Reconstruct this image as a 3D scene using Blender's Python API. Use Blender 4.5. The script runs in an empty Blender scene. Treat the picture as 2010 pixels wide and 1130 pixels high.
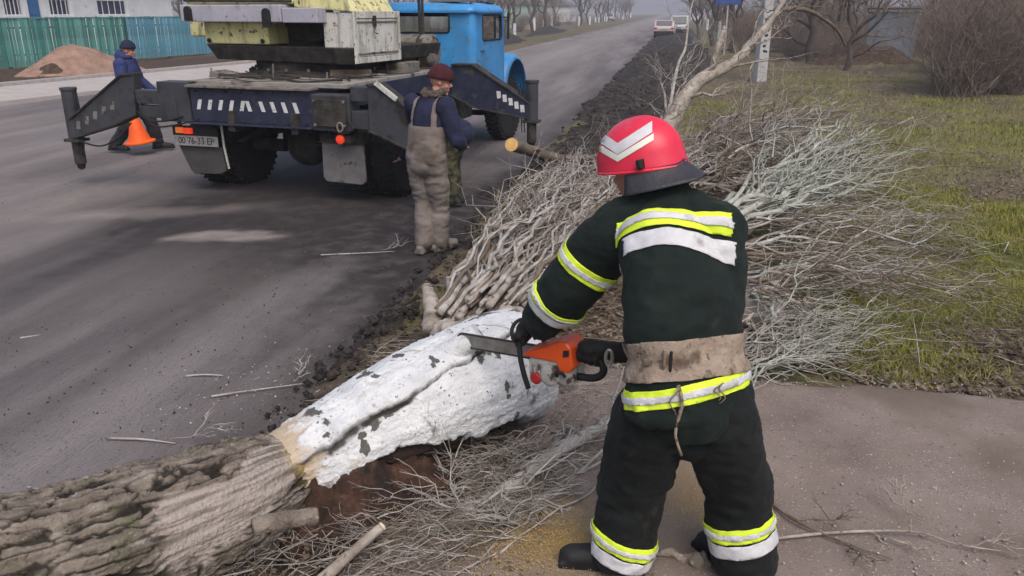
import bpy, bmesh, math, random
import numpy as np
from mathutils import Vector, Matrix, Euler
R = math.radians
rnd = random.Random(7)
nrs = np.random.RandomState(11)
S = bpy.context.scene
C = bpy.context.collection

# ------------------------------------------------------------ camera, sky, sun, exposure
CAM_H, PITCH, YAW, FPX = 2.15, R(19), R(10), 1577.0
cd = bpy.data.cameras.new('camera'); cam = bpy.data.objects.new('camera', cd); C.objects.link(cam)
cam.location = (0, 0, CAM_H); cam.rotation_euler = (R(90) - PITCH, 0, YAW)
cd.sensor_width = 36.0; cd.lens = 36.0 * FPX / 2010.0; cd.clip_start = 0.05; cd.clip_end = 3000
S.camera = cam
W = bpy.data.worlds.new('World'); S.world = W; W.use_nodes = True
wn = W.node_tree; bg = wn.nodes['Background']
sky = wn.nodes.new('ShaderNodeTexSky'); sky.sky_type = 'NISHITA'; sky.sun_disc = False
SUN_EL, SUN_ROT = R(55), R(150)
sky.sun_elevation = SUN_EL; sky.sun_rotation = SUN_ROT
sky.air_density = 1.0; sky.dust_density = 5.0; sky.ozone_density = 1.0
wn.links.new(sky.outputs[0], bg.inputs[0]); bg.inputs[1].default_value = 0.12
sl = bpy.data.lights.new('sun', 'SUN'); sl.energy = 0.8; sl.angle = R(50); sl.color = (1.0, 0.99, 0.985)
sun = bpy.data.objects.new('sun', sl); C.objects.link(sun)
sd = Vector((math.sin(SUN_ROT) * math.cos(SUN_EL), math.cos(SUN_ROT) * math.cos(SUN_EL), math.sin(SUN_EL)))
sun.rotation_euler = sd.to_track_quat('Z', 'Y').to_euler()
S.view_settings.view_transform = 'Standard'; S.view_settings.look = 'None'
S.view_settings.exposure = 0.55; S.view_settings.gamma = 1.0

# ------------------------------------------------------------ measuring helpers (points of the place from sight lines)
def ray(px, py):
    x = px - 1005; y = 565 - py
    fw = FPX * math.cos(PITCH) + y * math.sin(PITCH); up = -FPX * math.sin(PITCH) + y * math.cos(PITCH)
    return Vector((x * math.cos(YAW) - fw * math.sin(YAW), x * math.sin(YAW) + fw * math.cos(YAW), up)), fw
def G(px, py, z=0.0):
    d, _ = ray(px, py); t = (z - CAM_H) / d.z
    return Vector((d.x * t, d.y * t, z))
def PD(px, py, D):
    d, fw = ray(px, py)
    return Vector((0, 0, CAM_H)) + d * (D / fw)

# ------------------------------------------------------------ noise
def vnoise(p, seed=0):
    i = np.floor(p).astype(np.int64); f = p - i; f = f * f * (3 - 2 * f)
    def h(a, b, c):
        n = (a * 374761393 + b * 668265263 + c * 1274126177 + seed * 974711) & 0x7fffffff
        n = ((n ^ (n >> 13)) * 1274126177) & 0x7fffffff
        return ((n ^ (n >> 16)) & 0xffff) / 32767.5 - 1.0
    r = 0
    for dx in (0, 1):
        wx = f[:, 0] if dx else 1 - f[:, 0]
        for dy in (0, 1):
            wy = f[:, 1] if dy else 1 - f[:, 1]
            for dz in (0, 1):
                wz = f[:, 2] if dz else 1 - f[:, 2]
                r = r + wx * wy * wz * h(i[:, 0] + dx, i[:, 1] + dy, i[:, 2] + dz)
    return r
def fbm(p, oct=4, seed=0):
    p = np.asarray(p, float); r = 0; a = 1.0; s = 0
    for o in range(oct):
        r = r + a * vnoise(p * (2.03 ** o) + o * 17.3, seed + o); s += a; a *= 0.5
    return r / s
def sstep(a, b, x):
    t = np.clip((x - a) / (b - a), 0, 1); return t * t * (3 - 2 * t)

# ------------------------------------------------------------ materials
MATS = {}
def inp(nd, name, v):
    if name in nd.inputs: nd.inputs[name].default_value = v
def mat(name, cols, scale=6.0, rough=0.8, bump=0.0, bscale=None, metal=0.0, stretch=(1, 1, 1), detail=6.0, spec=0.3,
        spots=None, emit=None, alpha=None, contrast=(0.32, 0.68), trans=None, sheen=0.0):
    """procedural material: a noise ramp through cols, optional spots ((colour), scale, threshold, softness) and bump"""
    m = bpy.data.materials.new(name); m.use_nodes = True; nt = m.node_tree; b = nt.nodes['Principled BSDF']
    tc = nt.nodes.new('ShaderNodeTexCoord'); mp = nt.nodes.new('ShaderNodeMapping'); mp.inputs['Scale'].default_value = stretch
    nt.links.new(tc.outputs['Object'], mp.inputs['Vector'])
    n = nt.nodes.new('ShaderNodeTexNoise'); n.inputs['Scale'].default_value = scale; n.inputs['Detail'].default_value = detail
    n.inputs['Roughness'].default_value = 0.62
    nt.links.new(mp.outputs[0], n.inputs['Vector'])
    rp = nt.nodes.new('ShaderNodeValToRGB'); cr = rp.color_ramp
    k = len(cols); a, z = contrast
    while len(cr.elements) < k: cr.elements.new(0.5)
    for i, c in enumerate(cols):
        cr.elements[i].position = a + (z - a) * i / max(1, k - 1); cr.elements[i].color = (*c, 1)
    nt.links.new(n.outputs['Fac'], rp.inputs[0]); out = rp.outputs[0]
    for sp in (spots or []):
        c, sc, th, sf = sp[:4]
        mp2 = nt.nodes.new('ShaderNodeMapping'); mp2.inputs['Scale'].default_value = sp[4] if len(sp) > 4 else (1, 1, 1)
        mp2.inputs['Location'].default_value = (3.1 * sc, 1.7, 0.3 * sc)
        nt.links.new(tc.outputs['Object'], mp2.inputs['Vector'])
        n2 = nt.nodes.new('ShaderNodeTexNoise'); n2.inputs['Scale'].default_value = sc; n2.inputs['Detail'].default_value = 4
        nt.links.new(mp2.outputs[0], n2.inputs['Vector'])
        mr = nt.nodes.new('ShaderNodeMapRange'); mr.inputs[1].default_value = th; mr.inputs[2].default_value = th + sf
        nt.links.new(n2.outputs['Fac'], mr.inputs[0])
        mx = nt.nodes.new('ShaderNodeMixRGB'); mx.inputs[2].default_value = (*c, 1)
        nt.links.new(mr.outputs[0], mx.inputs[0]); nt.links.new(out, mx.inputs[1]); out = mx.outputs[0]
    nt.links.new(out, b.inputs['Base Color'])
    if sheen: inp(b, 'Sheen Weight', sheen); inp(b, 'Sheen Roughness', .45)
    inp(b, 'Roughness', rough); inp(b, 'Metallic', metal); inp(b, 'Specular IOR Level', spec)
    if trans: inp(b, 'Transmission Weight', trans)
    if alpha is not None: inp(b, 'Alpha', alpha)
    if emit: inp(b, 'Emission Color', (*emit[0], 1)); inp(b, 'Emission Strength', emit[1])
    if bump:
        nb = nt.nodes.new('ShaderNodeTexNoise'); nb.inputs['Scale'].default_value = bscale or scale * 4; nb.inputs['Detail'].default_value = 6
        nt.links.new(mp.outputs[0], nb.inputs['Vector'])
        bp = nt.nodes.new('ShaderNodeBump'); bp.inputs['Strength'].default_value = min(1, bump); bp.inputs['Distance'].default_value = 0.02
        nt.links.new(nb.outputs['Fac'], bp.inputs['Height']); nt.links.new(bp.outputs[0], b.inputs['Normal'])
    MATS[name] = m
    return m
def mix_attr(m, attr, col, rough=None):
    """mix a further colour into material m by a float attribute of the mesh (a stain, a bare patch)"""
    nt = m.node_tree; b = nt.nodes['Principled BSDF']
    src = b.inputs['Base Color'].links[0].from_socket
    at = nt.nodes.new('ShaderNodeAttribute'); at.attribute_name = attr
    n2 = nt.nodes.new('ShaderNodeTexNoise'); n2.inputs['Scale'].default_value = 5; n2.inputs['Detail'].default_value = 8
    tc = nt.nodes.new('ShaderNodeTexCoord'); nt.links.new(tc.outputs['Object'], n2.inputs['Vector'])
    ma = nt.nodes.new('ShaderNodeMath'); ma.operation = 'MULTIPLY_ADD'; ma.inputs[1].default_value = 1.2; ma.inputs[2].default_value = -0.6
    nt.links.new(n2.outputs['Fac'], ma.inputs[0])
    ad = nt.nodes.new('ShaderNodeMath'); ad.operation = 'MULTIPLY_ADD'; ad.use_clamp = True
    # fac = attr + attr*(1-attr)*noise-ish: keep it simple, attr scaled by noise around 1
    a2 = nt.nodes.new('ShaderNodeMath'); a2.operation = 'ADD'; a2.inputs[1].default_value = 1.0
    nt.links.new(ma.outputs[0], a2.inputs[0])
    nt.links.new(at.outputs['Fac'], ad.inputs[0]); nt.links.new(a2.outputs[0], ad.inputs[1]); ad.inputs[2].default_value = 0
    mx = nt.nodes.new('ShaderNodeMixRGB'); mx.inputs[2].default_value = (*col, 1)
    nt.links.new(ad.outputs[0], mx.inputs[0]); nt.links.new(src, mx.inputs[1]); nt.links.new(mx.outputs[0], b.inputs['Base Color'])

# ------------------------------------------------------------ mesh helpers
class MB:
    def __init__(s): s.v = []; s.f = []
    def add(s, V, F):
        o = len(s.v); s.v.extend([tuple(p) for p in V]); s.f.extend([tuple(int(i) + o for i in f) for f in F]); return s
    def box(s, c, d, rot=None, taper=1.0):
        x, y, z = d[0] / 2, d[1] / 2, d[2] / 2; t = taper
        V = [Vector(p) for p in ((-x, -y, -z), (x, -y, -z), (x, y, -z), (-x, y, -z), (-x * t, -y * t, z), (x * t, -y * t, z), (x * t, y * t, z), (-x * t, y * t, z))]
        if rot is not None:
            M = rot if isinstance(rot, Matrix) else Euler(rot).to_matrix(); V = [M @ p for p in V]
        c = Vector(c)
        return s.add([p + c for p in V], [(0, 3, 2, 1), (4, 5, 6, 7), (0, 1, 5, 4), (1, 2, 6, 5), (2, 3, 7, 6), (3, 0, 4, 7)])
    def prism(s, poly, axis, a, b):
        """extrude a 2D polygon along axis ('x','y','z') from a to b"""
        n = len(poly)
        def P(p, t): return {'x': (t, p[0], p[1]), 'y': (p[0], t, p[1]), 'z': (p[0], p[1], t)}[axis]
        V = [P(p, a) for p in poly] + [P(p, b) for p in poly]
        F = [tuple(range(n))[::-1], tuple(range(n, 2 * n))] + [(i, (i + 1) % n, (i + 1) % n + n, i + n) for i in range(n)]
        return s.add(V, F)
    def tube(s, pts, rad, n=8, caps=True, ref=None):
        pts = np.array([tuple(p) for p in pts], float); k = len(pts)
        if not hasattr(rad, '__len__'): rad = [rad] * k
        rad = np.array([tuple(r) if hasattr(r, '__len__') else (r, r) for r in rad], float)
        T = np.empty_like(pts); T[1:-1] = pts[2:] - pts[:-2]; T[0] = pts[1] - pts[0]; T[-1] = pts[-1] - pts[-2]
        T /= np.sqrt((T * T).sum(1))[:, None] + 1e-12
        up = np.array(tuple(ref), float) if ref is not None else (np.array((0, 0, 1.0)) if abs(T[0, 2]) < 0.9 else np.array((1.0, 0, 0)))
        U = np.empty_like(pts)
        for i in range(k):
            u = up - T[i] * (up @ T[i]); l = math.sqrt(u @ u)
            if l < 1e-6: u = np.array(Vector(T[i]).orthogonal()); l = math.sqrt(u @ u)
            U[i] = u / l
            if ref is None: up = U[i]
        Wv = np.cross(T, U); a = np.arange(n) * (2 * math.pi / n)
        V = pts[:, None] + U[:, None] * (np.sin(a)[None, :, None] * rad[:, 0][:, None, None]) + Wv[:, None] * (np.cos(a)[None, :, None] * rad[:, 1][:, None, None])
        o = len(s.v); s.v.extend(V.reshape(-1, 3).tolist())
        s.f.extend((grid_faces(n, k, True) + o).tolist())
        if caps: s.f.append([o + i for i in range(n)][::-1]); s.f.append([o + (k - 1) * n + i for i in range(n)])
        return s
    def lathe(s, prof, n=24, M=None):
        """profile of (radius, height) turned round z, then placed by matrix M"""
        V = []
        for r, z in prof:
            for j in range(n):
                a = 2 * math.pi * j / n; V.append(Vector((r * math.cos(a), r * math.sin(a), z)))
        k = len(prof)
        F = [(i * n + j, i * n + (j + 1) % n, (i + 1) * n + (j + 1) % n, (i + 1) * n + j) for i in range(k - 1) for j in range(n)]
        F += [tuple(range(n))[::-1], tuple(range((k - 1) * n, k * n))]
        if M is not None: V = [M @ p for p in V]
        return s.add(V, F)
    def ellipsoid(s, c, r, nu=16, nv=10, M=None):
        V = []; c = Vector(c)
        for i in range(nv + 1):
            th = math.pi * i / nv
            for j in range(nu):
                a = 2 * math.pi * j / nu
                p = Vector((r[0] * math.sin(th) * math.cos(a), r[1] * math.sin(th) * math.sin(a), r[2] * math.cos(th)))
                V.append((M @ p if M is not None else p) + c)
        F = [(i * nu + j, (i + 1) * nu + j, (i + 1) * nu + (j + 1) % nu, i * nu + (j + 1) % nu) for i in range(nv) for j in range(nu)]
        return s.add(V, F)
    def mesh(s, name):
        me = bpy.data.meshes.new(name); me.from_pydata(s.v, [], s.f); me.update(); return me
def np_mesh(name, V, F):
    V = np.asarray(V, np.float32); F = np.asarray(F, np.int32); k = F.shape[1]
    me = bpy.data.meshes.new(name)
    me.vertices.add(len(V)); me.vertices.foreach_set('co', V.ravel())
    me.loops.add(F.size); me.loops.foreach_set('vertex_index', F.ravel())
    me.polygons.add(len(F)); me.polygons.foreach_set('loop_start', np.arange(len(F), dtype=np.int32) * k)
    me.update(calc_edges=True); return me
def smooth(me, on=True):
    me.polygons.foreach_set('use_smooth', np.full(len(me.polygons), on)); me.update()
def ob(name, me, m=None, parent=None, sm=False, bevel=0.0, seg=2):
    if isinstance(me, MB): me = me.mesh(name)
    if m is not None and len(me.materials) == 0: me.materials.append(MATS[m] if isinstance(m, str) else m)
    if sm: smooth(me)
    o = bpy.data.objects.new(name, me); C.objects.link(o)
    if parent is not None: o.parent = parent
    if bevel:
        md = o.modifiers.new('bevel', 'BEVEL'); md.width = bevel; md.segments = seg; md.limit_method = 'ANGLE'; md.angle_limit = R(40)
    return o
def wob(name, me, m, root, **k):
    """a part whose mesh is given in world coordinates, put under a root that is only translated"""
    o = ob(name, me, m, root, **k); o.matrix_parent_inverse = Matrix.Translation(-root.location); return o
def tag(o, label, cat, group=None, kind=None):
    o['label'] = label; o['category'] = cat
    if group: o['group'] = group
    if kind: o['kind'] = kind
    return o
def thing(name, label, cat, loc=(0, 0, 0), rz=0.0, group=None):
    o = bpy.data.objects.new(name, None); C.objects.link(o); o.location = loc; o.rotation_euler = (0, 0, rz)
    o.empty_display_size = 0.1
    return tag(o, label, cat, group)
def struct(o, kind='structure'): o['kind'] = kind; return o
def copy_tree(o, parent=None):
    c = o.copy(); C.objects.link(c)
    if parent is not None: c.parent = parent; c.matrix_parent_inverse = o.matrix_parent_inverse.copy()
    for ch in list(o.children): copy_tree(ch, c)
    return c
def grid_faces(nu, nv, wrap=False):
    i = np.arange(nv - 1)[:, None]; j = np.arange(nu if wrap else nu - 1)[None, :]; j2 = (j + 1) % nu
    return np.stack([i * nu + j, i * nu + j2, (i + 1) * nu + j2, (i + 1) * nu + j], -1).reshape(-1, 4)
def fattr(me, name, val):
    a = me.attributes.new(name, 'FLOAT', 'POINT'); a.data.foreach_set('value', np.asarray(val, np.float32))
def remesh(mb, voxel=0.012, it=4):
    me = mb.mesh('tmp'); o = bpy.data.objects.new('tmp', me); C.objects.link(o)
    md = o.modifiers.new('r', 'REMESH'); md.mode = 'VOXEL'; md.voxel_size = voxel
    if it:
        sm = o.modifiers.new('s', 'SMOOTH'); sm.iterations = it; sm.factor = 0.5
    dg = bpy.context.evaluated_depsgraph_get(); ev = o.evaluated_get(dg)
    r = bpy.data.meshes.new_from_object(ev, depsgraph=dg)
    bpy.data.objects.remove(o); bpy.data.meshes.remove(me)
    return r
def coords(me):
    V = np.empty(len(me.vertices) * 3, np.float32); me.vertices.foreach_get('co', V); return V.reshape(-1, 3).astype(float)
def normals(me):
    V = np.empty(len(me.vertices) * 3, np.float32); me.vertex_normals.foreach_get('vector', V); return V.reshape(-1, 3).astype(float)
def push(me, d):
    V = coords(me) + normals(me) * d[:, None]; me.vertices.foreach_set('co', V.astype(np.float32).ravel()); me.update()
def wrinkle(me, amp=0.006, scale=(9, 9, 16), seed=0):
    V = coords(me); n = fbm(V * np.array(scale), 3, seed); n2 = fbm(V * np.array(scale) * 0.45, 2, seed + 9)
    push(me, amp * (1 - 2.2 * np.abs(n)) + amp * 1.2 * n2)
def catmull(pts, n):
    pts = [np.array(p, float) for p in pts]; P = [2 * pts[0] - pts[1]] + pts + [2 * pts[-1] - pts[-2]]; out = []
    for t in np.linspace(0, len(pts) - 1 - 1e-9, n):
        i = int(t); u = t - i; a, b, c, d = P[i:i + 4]
        out.append(0.5 * ((2 * b) + (-a + c) * u + (2 * a - 5 * b + 4 * c - d) * u * u + (-a + 3 * b - 3 * c + d) * u ** 3))
    return np.array(out)
# ============================================================ MATERIALS
mat('asphalt', [(0.098, 0.084, 0.083), (0.160, 0.140, 0.138), (0.228, 0.203, 0.199)], 0.8, 0.8, 0.9, 150, stretch=(1.0, 0.09, 1), contrast=(0.38, 0.62),
    spots=[((0.092, 0.079, 0.080), 0.55, 0.52, 0.14, (1.3, 0.16, 1)), ((0.27, 0.25, 0.24), 110, 0.64, 0.06), ((0.06, 0.05, 0.05), 85, 0.60, 0.08)])
mix_attr(MATS['asphalt'], 'wet', (0.034, 0.028, 0.027)); mix_attr(MATS['asphalt'], 'dust', (0.29, 0.25, 0.23))
mat('ground', [(0.055, 0.042, 0.032), (0.09, 0.068, 0.045), (0.12, 0.095, 0.06)], 2.2, 0.95, 0.8, 30, contrast=(0.3, 0.7),
    spots=[((0.035, 0.028, 0.024), 7, 0.56, 0.1), ((0.16, 0.13, 0.085), 23, 0.62, 0.06)])
mix_attr(MATS['ground'], 'green', (0.125, 0.125, 0.028)); mix_attr(MATS['ground'], 'dry', (0.19, 0.155, 0.085))
mat('black_soil', [(0.012, 0.010, 0.009), (0.032, 0.026, 0.023), (0.075, 0.062, 0.053)], 5, 0.95, 0.9, 40)
mat('brown_soil', [(0.03, 0.02, 0.014), (0.06, 0.038, 0.025), (0.1, 0.066, 0.044)], 6, 0.95, 0.9, 45)
mat('pad', [(0.16, 0.124, 0.106), (0.21, 0.167, 0.145), (0.26, 0.212, 0.186)], 1.6, 0.93, 0.5, 130,
    spots=[((0.42, 0.36, 0.29), 95, 0.64, 0.04), ((0.11, 0.082, 0.068), 48, 0.64, 0.05), ((0.15, 0.115, 0.09), 1.1, 0.56, 0.12)])
mix_attr(MATS['pad'], 'sawdust', (0.30, 0.20, 0.07))
mat('sidewalk', [(0.36, 0.32, 0.30), (0.44, 0.40, 0.375)], 2, 0.9, 0.2, 60)
mat('kerb', [(0.30, 0.27, 0.25), (0.40, 0.365, 0.34)], 6, 0.9, 0.3, 50)
mat('sand', [(0.19, 0.115, 0.085), (0.27, 0.17, 0.125), (0.33, 0.22, 0.165)], 3, 0.95, 0.5, 50)
mat('navy_paint', [(0.012, 0.015, 0.034), (0.019, 0.024, 0.050), (0.030, 0.034, 0.060)], 5, 0.5, 0.12, 30, spec=0.4,
    spots=[((0.06, 0.052, 0.046), 9, 0.60, 0.1), ((0.10, 0.075, 0.055), 26, 0.70, 0.05)])
mat('dark_paint', [(0.030, 0.033, 0.040), (0.052, 0.055, 0.062)], 4, 0.5, 0.12, 30, spec=0.4, spots=[((0.022, 0.019, 0.018), 6, 0.55, 0.12), ((0.12, 0.095, 0.075), 30, 0.69, 0.06)])
mat('blue_paint', [(0.035, 0.22, 0.50), (0.045, 0.27, 0.60), (0.07, 0.32, 0.66)], 3, 0.32, 0.05, 20, spec=0.5, spots=[((0.08, 0.20, 0.36), 2.2, 0.5, 0.2, (1, 1, .5)), ((0.13, 0.15, 0.16), 9, 0.60, 0.1), ((0.10, 0.075, 0.06), 30, 0.68, 0.04)])
mat('cream_yellow', [(0.56, 0.53, 0.24), (0.68, 0.645, 0.33)], 3, 0.55, 0.1, 30, spots=[((0.14, 0.10, 0.06), 14, 0.60, 0.06), ((0.34, 0.31, 0.17), 5, 0.52, 0.12, (2.5, 2.5, .4)), ((0.10, 0.08, 0.06), 40, 0.64, 0.05)])
mat('grey_white', [(0.50, 0.49, 0.45), (0.62, 0.61, 0.57)], 4, 0.55, 0.1, 30, spots=[((0.16, 0.12, 0.09), 17, 0.61, 0.06), ((0.34, 0.32, 0.28), 4, 0.52, 0.12, (2.5, 2.5, .4)), ((0.12, 0.09, 0.07), 45, 0.64, 0.05)])
mat('lavender_grey', [(0.33, 0.325, 0.38), (0.42, 0.41, 0.47)], 4, 0.5, 0.1, 30, spots=[((0.15, 0.13, 0.13), 12, 0.64, 0.08), ((0.24, 0.23, 0.26), 4, 0.56, 0.1, (2.5, 2.5, .5))])
mat('grime', [(0.012, 0.011, 0.010), (0.035, 0.031, 0.028), (0.06, 0.052, 0.045)], 7, 0.85, 0.4, 40)
mat('dusty_metal', [(0.12, 0.105, 0.09), (0.22, 0.20, 0.18)], 7, 0.8, 0.3, 40, spots=[((0.04, 0.033, 0.03), 8, 0.55, 0.1)])
mat('dusty_deck', [(0.19, 0.175, 0.155), (0.30, 0.28, 0.255)], 6, 0.85, 0.3, 40, spots=[((0.03, 0.026, 0.024), 4, 0.56, 0.1)])
mat('tyre', [(0.009, 0.0085, 0.008), (0.02, 0.018, 0.017)], 12, 0.9, 0.5, 60)
mat('rubber_flap', [(0.12, 0.115, 0.115), (0.185, 0.175, 0.172)], 6, 0.85, 0.3, 50, spots=[((0.06, 0.052, 0.048), 9, 0.58, 0.1)])
mat('rubber_dark', [(0.045, 0.042, 0.042), (0.075, 0.070, 0.068)], 6, 0.85, 0.3, 50)
mat('white_mark', [(0.5, 0.5, 0.5), (0.68, 0.68, 0.68)], 14, 0.7, spots=[((0.08, 0.08, 0.09), 24, 0.62, 0.06)])
mat('tail_red', [(0.55, 0.02, 0.01), (0.7, 0.06, 0.02)], 8, 0.25, emit=((1.0, 0.06, 0.02), 0.35))
mat('tail_amber', [(0.7, 0.15, 0.03), (0.8, 0.2, 0.04)], 8, 0.25, emit=((1.0, 0.22, 0.04), 0.2))
mat('glass', [(0.02, 0.025, 0.03), (0.035, 0.04, 0.045)], 2, 0.08, spec=0.6)
mat('window_glass', [(0.02, 0.026, 0.06), (0.05, 0.06, 0.11)], 1.5, 0.1, spec=0.6)
mat('plate_white', [(0.26, 0.255, 0.245), (0.36, 0.355, 0.345)], 20, 0.6, spots=[((0.2, 0.18, 0.16), 22, 0.56, 0.1)])
mat('black', [(0.010, 0.010, 0.011), (0.02, 0.02, 0.021)], 9, 0.6)
mat('steel', [(0.18, 0.175, 0.165), (0.3, 0.29, 0.28)], 20, 0.4, metal=0.8)
mat('bare_wood', [(0.30, 0.255, 0.225), (0.40, 0.345, 0.305), (0.47, 0.42, 0.38)], 5, 0.9, 0.6, 30, stretch=(1, 1, 1))
mat('whitewash', [(0.50, 0.51, 0.53), (0.62, 0.63, 0.645), (0.70, 0.70, 0.705)], 7, 0.9, 0.5, 90,
    spots=[((0.36, 0.355, 0.335), 55, 0.62, 0.08), ((0.20, 0.19, 0.165), 5, 0.66, 0.05, (.25, 2.2, 1.0)), ((0.10, 0.10, 0.088), 9, 0.645, 0.02), ((0.14, 0.14, 0.12), 33, 0.685, 0.02), ((0.5, 0.49, 0.46), 16, 0.6, 0.1)])
mix_attr(MATS['whitewash'], 'crack', (0.045, 0.04, 0.03)); mix_attr(MATS['whitewash'], 'torn', (0.46, 0.37, 0.27)); mix_attr(MATS['whitewash'], 'rot', (0.035, 0.024, 0.018))
mat('bark', [(0.10, 0.080, 0.065), (0.20, 0.168, 0.138), (0.30, 0.258, 0.215)], 9, 0.95, 0.9, 60, spots=[((0.10, 0.105, 0.055), 3.5, 0.56, 0.12), ((0.32, 0.295, 0.26), 30, 0.63, 0.08)])
mix_attr(MATS['bark'], 'bare', (0.38, 0.33, 0.295)); mix_attr(MATS['bark'], 'grain', (0.13, 0.108, 0.088)); mix_attr(MATS['bark'], 'crack', (0.022, 0.018, 0.014)); mix_attr(MATS['bark'], 'yellow', (0.50, 0.36, 0.10))
mat('rotten', [(0.018, 0.011, 0.008), (0.048, 0.025, 0.017), (0.10, 0.052, 0.034)], 9, 0.95, 0.9, 50, spots=[((0.02, 0.015, 0.012), 6, 0.55, 0.1)])
mat('branch_grey', [(0.22, 0.20, 0.178), (0.36, 0.335, 0.305), (0.50, 0.47, 0.435)], 9, 0.9, 0.4, 50, spots=[((0.13, 0.115, 0.10), 20, 0.6, 0.1)])
mat('branch_tan', [(0.18, 0.15, 0.123), (0.31, 0.27, 0.23), (0.44, 0.395, 0.35)], 9, 0.9, 0.4, 50, spots=[((0.10, 0.085, 0.07), 20, 0.6, 0.1)])
mat('branch_green', [(0.22, 0.225, 0.188), (0.34, 0.345, 0.30), (0.45, 0.455, 0.41)], 9, 0.9, 0.4, 50, spots=[((0.14, 0.14, 0.11), 14, 0.6, 0.1)])
mat('branch_brown', [(0.09, 0.068, 0.05), (0.15, 0.118, 0.088), (0.2, 0.16, 0.125)], 9, 0.9, 0.4, 50)
mat('twig_brown', [(0.10, 0.076, 0.062), (0.165, 0.13, 0.106), (0.23, 0.185, 0.155)], 4, 0.95)
mat('cut_wood', [(0.60, 0.36, 0.12), (0.74, 0.48, 0.19)], 14, 0.8, 0.3, 60)
mat('cut_pale', [(0.55, 0.46, 0.34), (0.66, 0.57, 0.44)], 14, 0.8, 0.3, 60)
mat('grass_green', [(0.115, 0.135, 0.022), (0.20, 0.21, 0.04), (0.30, 0.27, 0.075)], 1.5, 0.9)
mat('grass_dry', [(0.15, 0.12, 0.06), (0.25, 0.205, 0.11), (0.33, 0.28, 0.17)], 1.5, 0.95)
mat('leaf_litter', [(0.05, 0.037, 0.027), (0.12, 0.088, 0.06), (0.26, 0.21, 0.165)], 14, 0.95, contrast=(0.38, 0.62))
mat('sawdust', [(0.28, 0.19, 0.065), (0.37, 0.265, 0.11), (0.43, 0.34, 0.19)], 30, 0.95)
mat('pale_chip', [(0.40, 0.34, 0.27), (0.58, 0.51, 0.42)], 30, 0.95)
mat('stone_grey', [(0.26, 0.23, 0.215), (0.36, 0.325, 0.305)], 4, 0.9, 0.4, 40)

# ============================================================ GROUND, ROAD, BANK, PAD
def road_r(y): return -2.0 + 0.02 * y
def road_l(y): return -9.2 + 0.016 * y
def left_line(y, x0): return x0 + 0.15 * (y - 21.0)
def stations(segs):
    out = []
    for a, b, n in segs: out.extend(np.linspace(a, b, n, endpoint=False))
    out.append(segs[-1][1]); return np.array(out)
def verge_z(x, y):
    p = np.stack([x, y, np.zeros_like(x)], 1)
    z = 0.055 * fbm(p * 0.7, 3, 3) + 0.022 * fbm(p * 4.2, 3, 5) + 0.03
    far = sstep(8, 30, np.hypot(x, y)); z = z + far * 0.10 * fbm(p * 0.22, 3, 8)
    return z
def ground_z(x, y):
    z = verge_z(x, y)
    rr = -2.0 + 0.02 * y; rl = np.where(y < 34, left_line(y, -15.0), -9.2 + 0.016 * y)
    inside = sstep(0.0, 0.5, rr - x + 0.15) * sstep(0.0, 0.5, x - rl + 0.15)
    return z * (1 - inside) - 0.16 * inside
gx = stations([(-900, -60, 14), (-60, -12, 60), (-12, -2, 30), (-2, 7, 90), (7, 20, 60), (20, 60, 30), (60, 900, 14)])
gy = stations([(-40, 0, 10), (0, 14, 130), (14, 40, 90), (40, 140, 60), (140, 1500, 24)])
XX, YY = np.meshgrid(gx, gy); x = XX.ravel(); y = YY.ravel()
me = np_mesh('ground', np.stack([x, y, ground_z(x, y)], 1), grid_faces(len(gx), len(gy))); smooth(me)
def green_mask(x, y):
    p = np.stack([x, y, np.zeros_like(x)], 1)
    m = 0.54 + 1.15 * fbm(p * 0.75, 3, 21) + 0.55 * fbm(p * 2.3, 2, 31)
    m = m + 0.75 * np.exp(-(((x - 3.2) / 1.9) ** 2 + ((y - 6.6) / 1.6) ** 2)) + 0.42 * np.exp(-(((y - 15.5) / 2.6) ** 2)) * sstep(2, 4, x)
    m = m - 0.6 * np.exp(-(((x - 4.3) / 2.0) ** 2 + ((y - 11.0) / 1.4) ** 2)) - 0.5 * sstep(5.6, 4.6, y) - 0.5 * sstep(18, 26, y)
    m = m - 0.55 * sstep(1.6, 0.4, x) * sstep(14, 9, y)
    return np.clip(m, 0, 1)
fattr(me, 'green', 0.85 * green_mask(x, y)); fattr(me, 'dry', 0.6 * np.clip(0.3 + fbm(np.stack([x, y, 0 * x], 1) * 0.9, 3, 41), 0, 1) * sstep(5.0, 7.0, y))
struct(ob('ground', me, 'ground'))

ry = stations([(-12, 0, 24), (0, 16, 150), (16, 45, 90), (45, 160, 60), (160, 700, 14)])
nu = 260
V = []; 
t = np.linspace(0, 1, nu)
for yy in ry:
    L = left_line(yy, -15.05) if yy < 30 else road_l(yy) + max(0, (34 - yy)) * 0.6
    L = min(L, road_l(yy))
    Rr = road_r(yy) + 0.22
    xs = L + (Rr - L) * t; V.append(np.stack([xs, np.full(nu, yy), np.zeros(nu)], 1))
V = np.concatenate(V)
V[:, 2] = 0.012 * fbm(V * np.array([0.9, 0.3, 1]), 2, 51) + 0.004 * fbm(V * 6, 2, 52)
V[:, 2] += 0.03 * np.exp(-((V[:, 0] - (road_r(V[:, 1]) + road_l(V[:, 1])) / 2) / 2.6) ** 2)
me = np_mesh('road', V, grid_faces(nu, len(ry))); smooth(me)
px, py = V[:, 0], V[:, 1]
wet = 0.0 * px
def blob(cx, cy, rx, ry_, s=1.0, ang=0.0):
    c, s_ = math.cos(ang), math.sin(ang); dx, dy = px - cx, py - cy
    return s * np.exp(-(((dx * c + dy * s_) / rx) ** 2 + ((-dx * s_ + dy * c) / ry_) ** 2))
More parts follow.
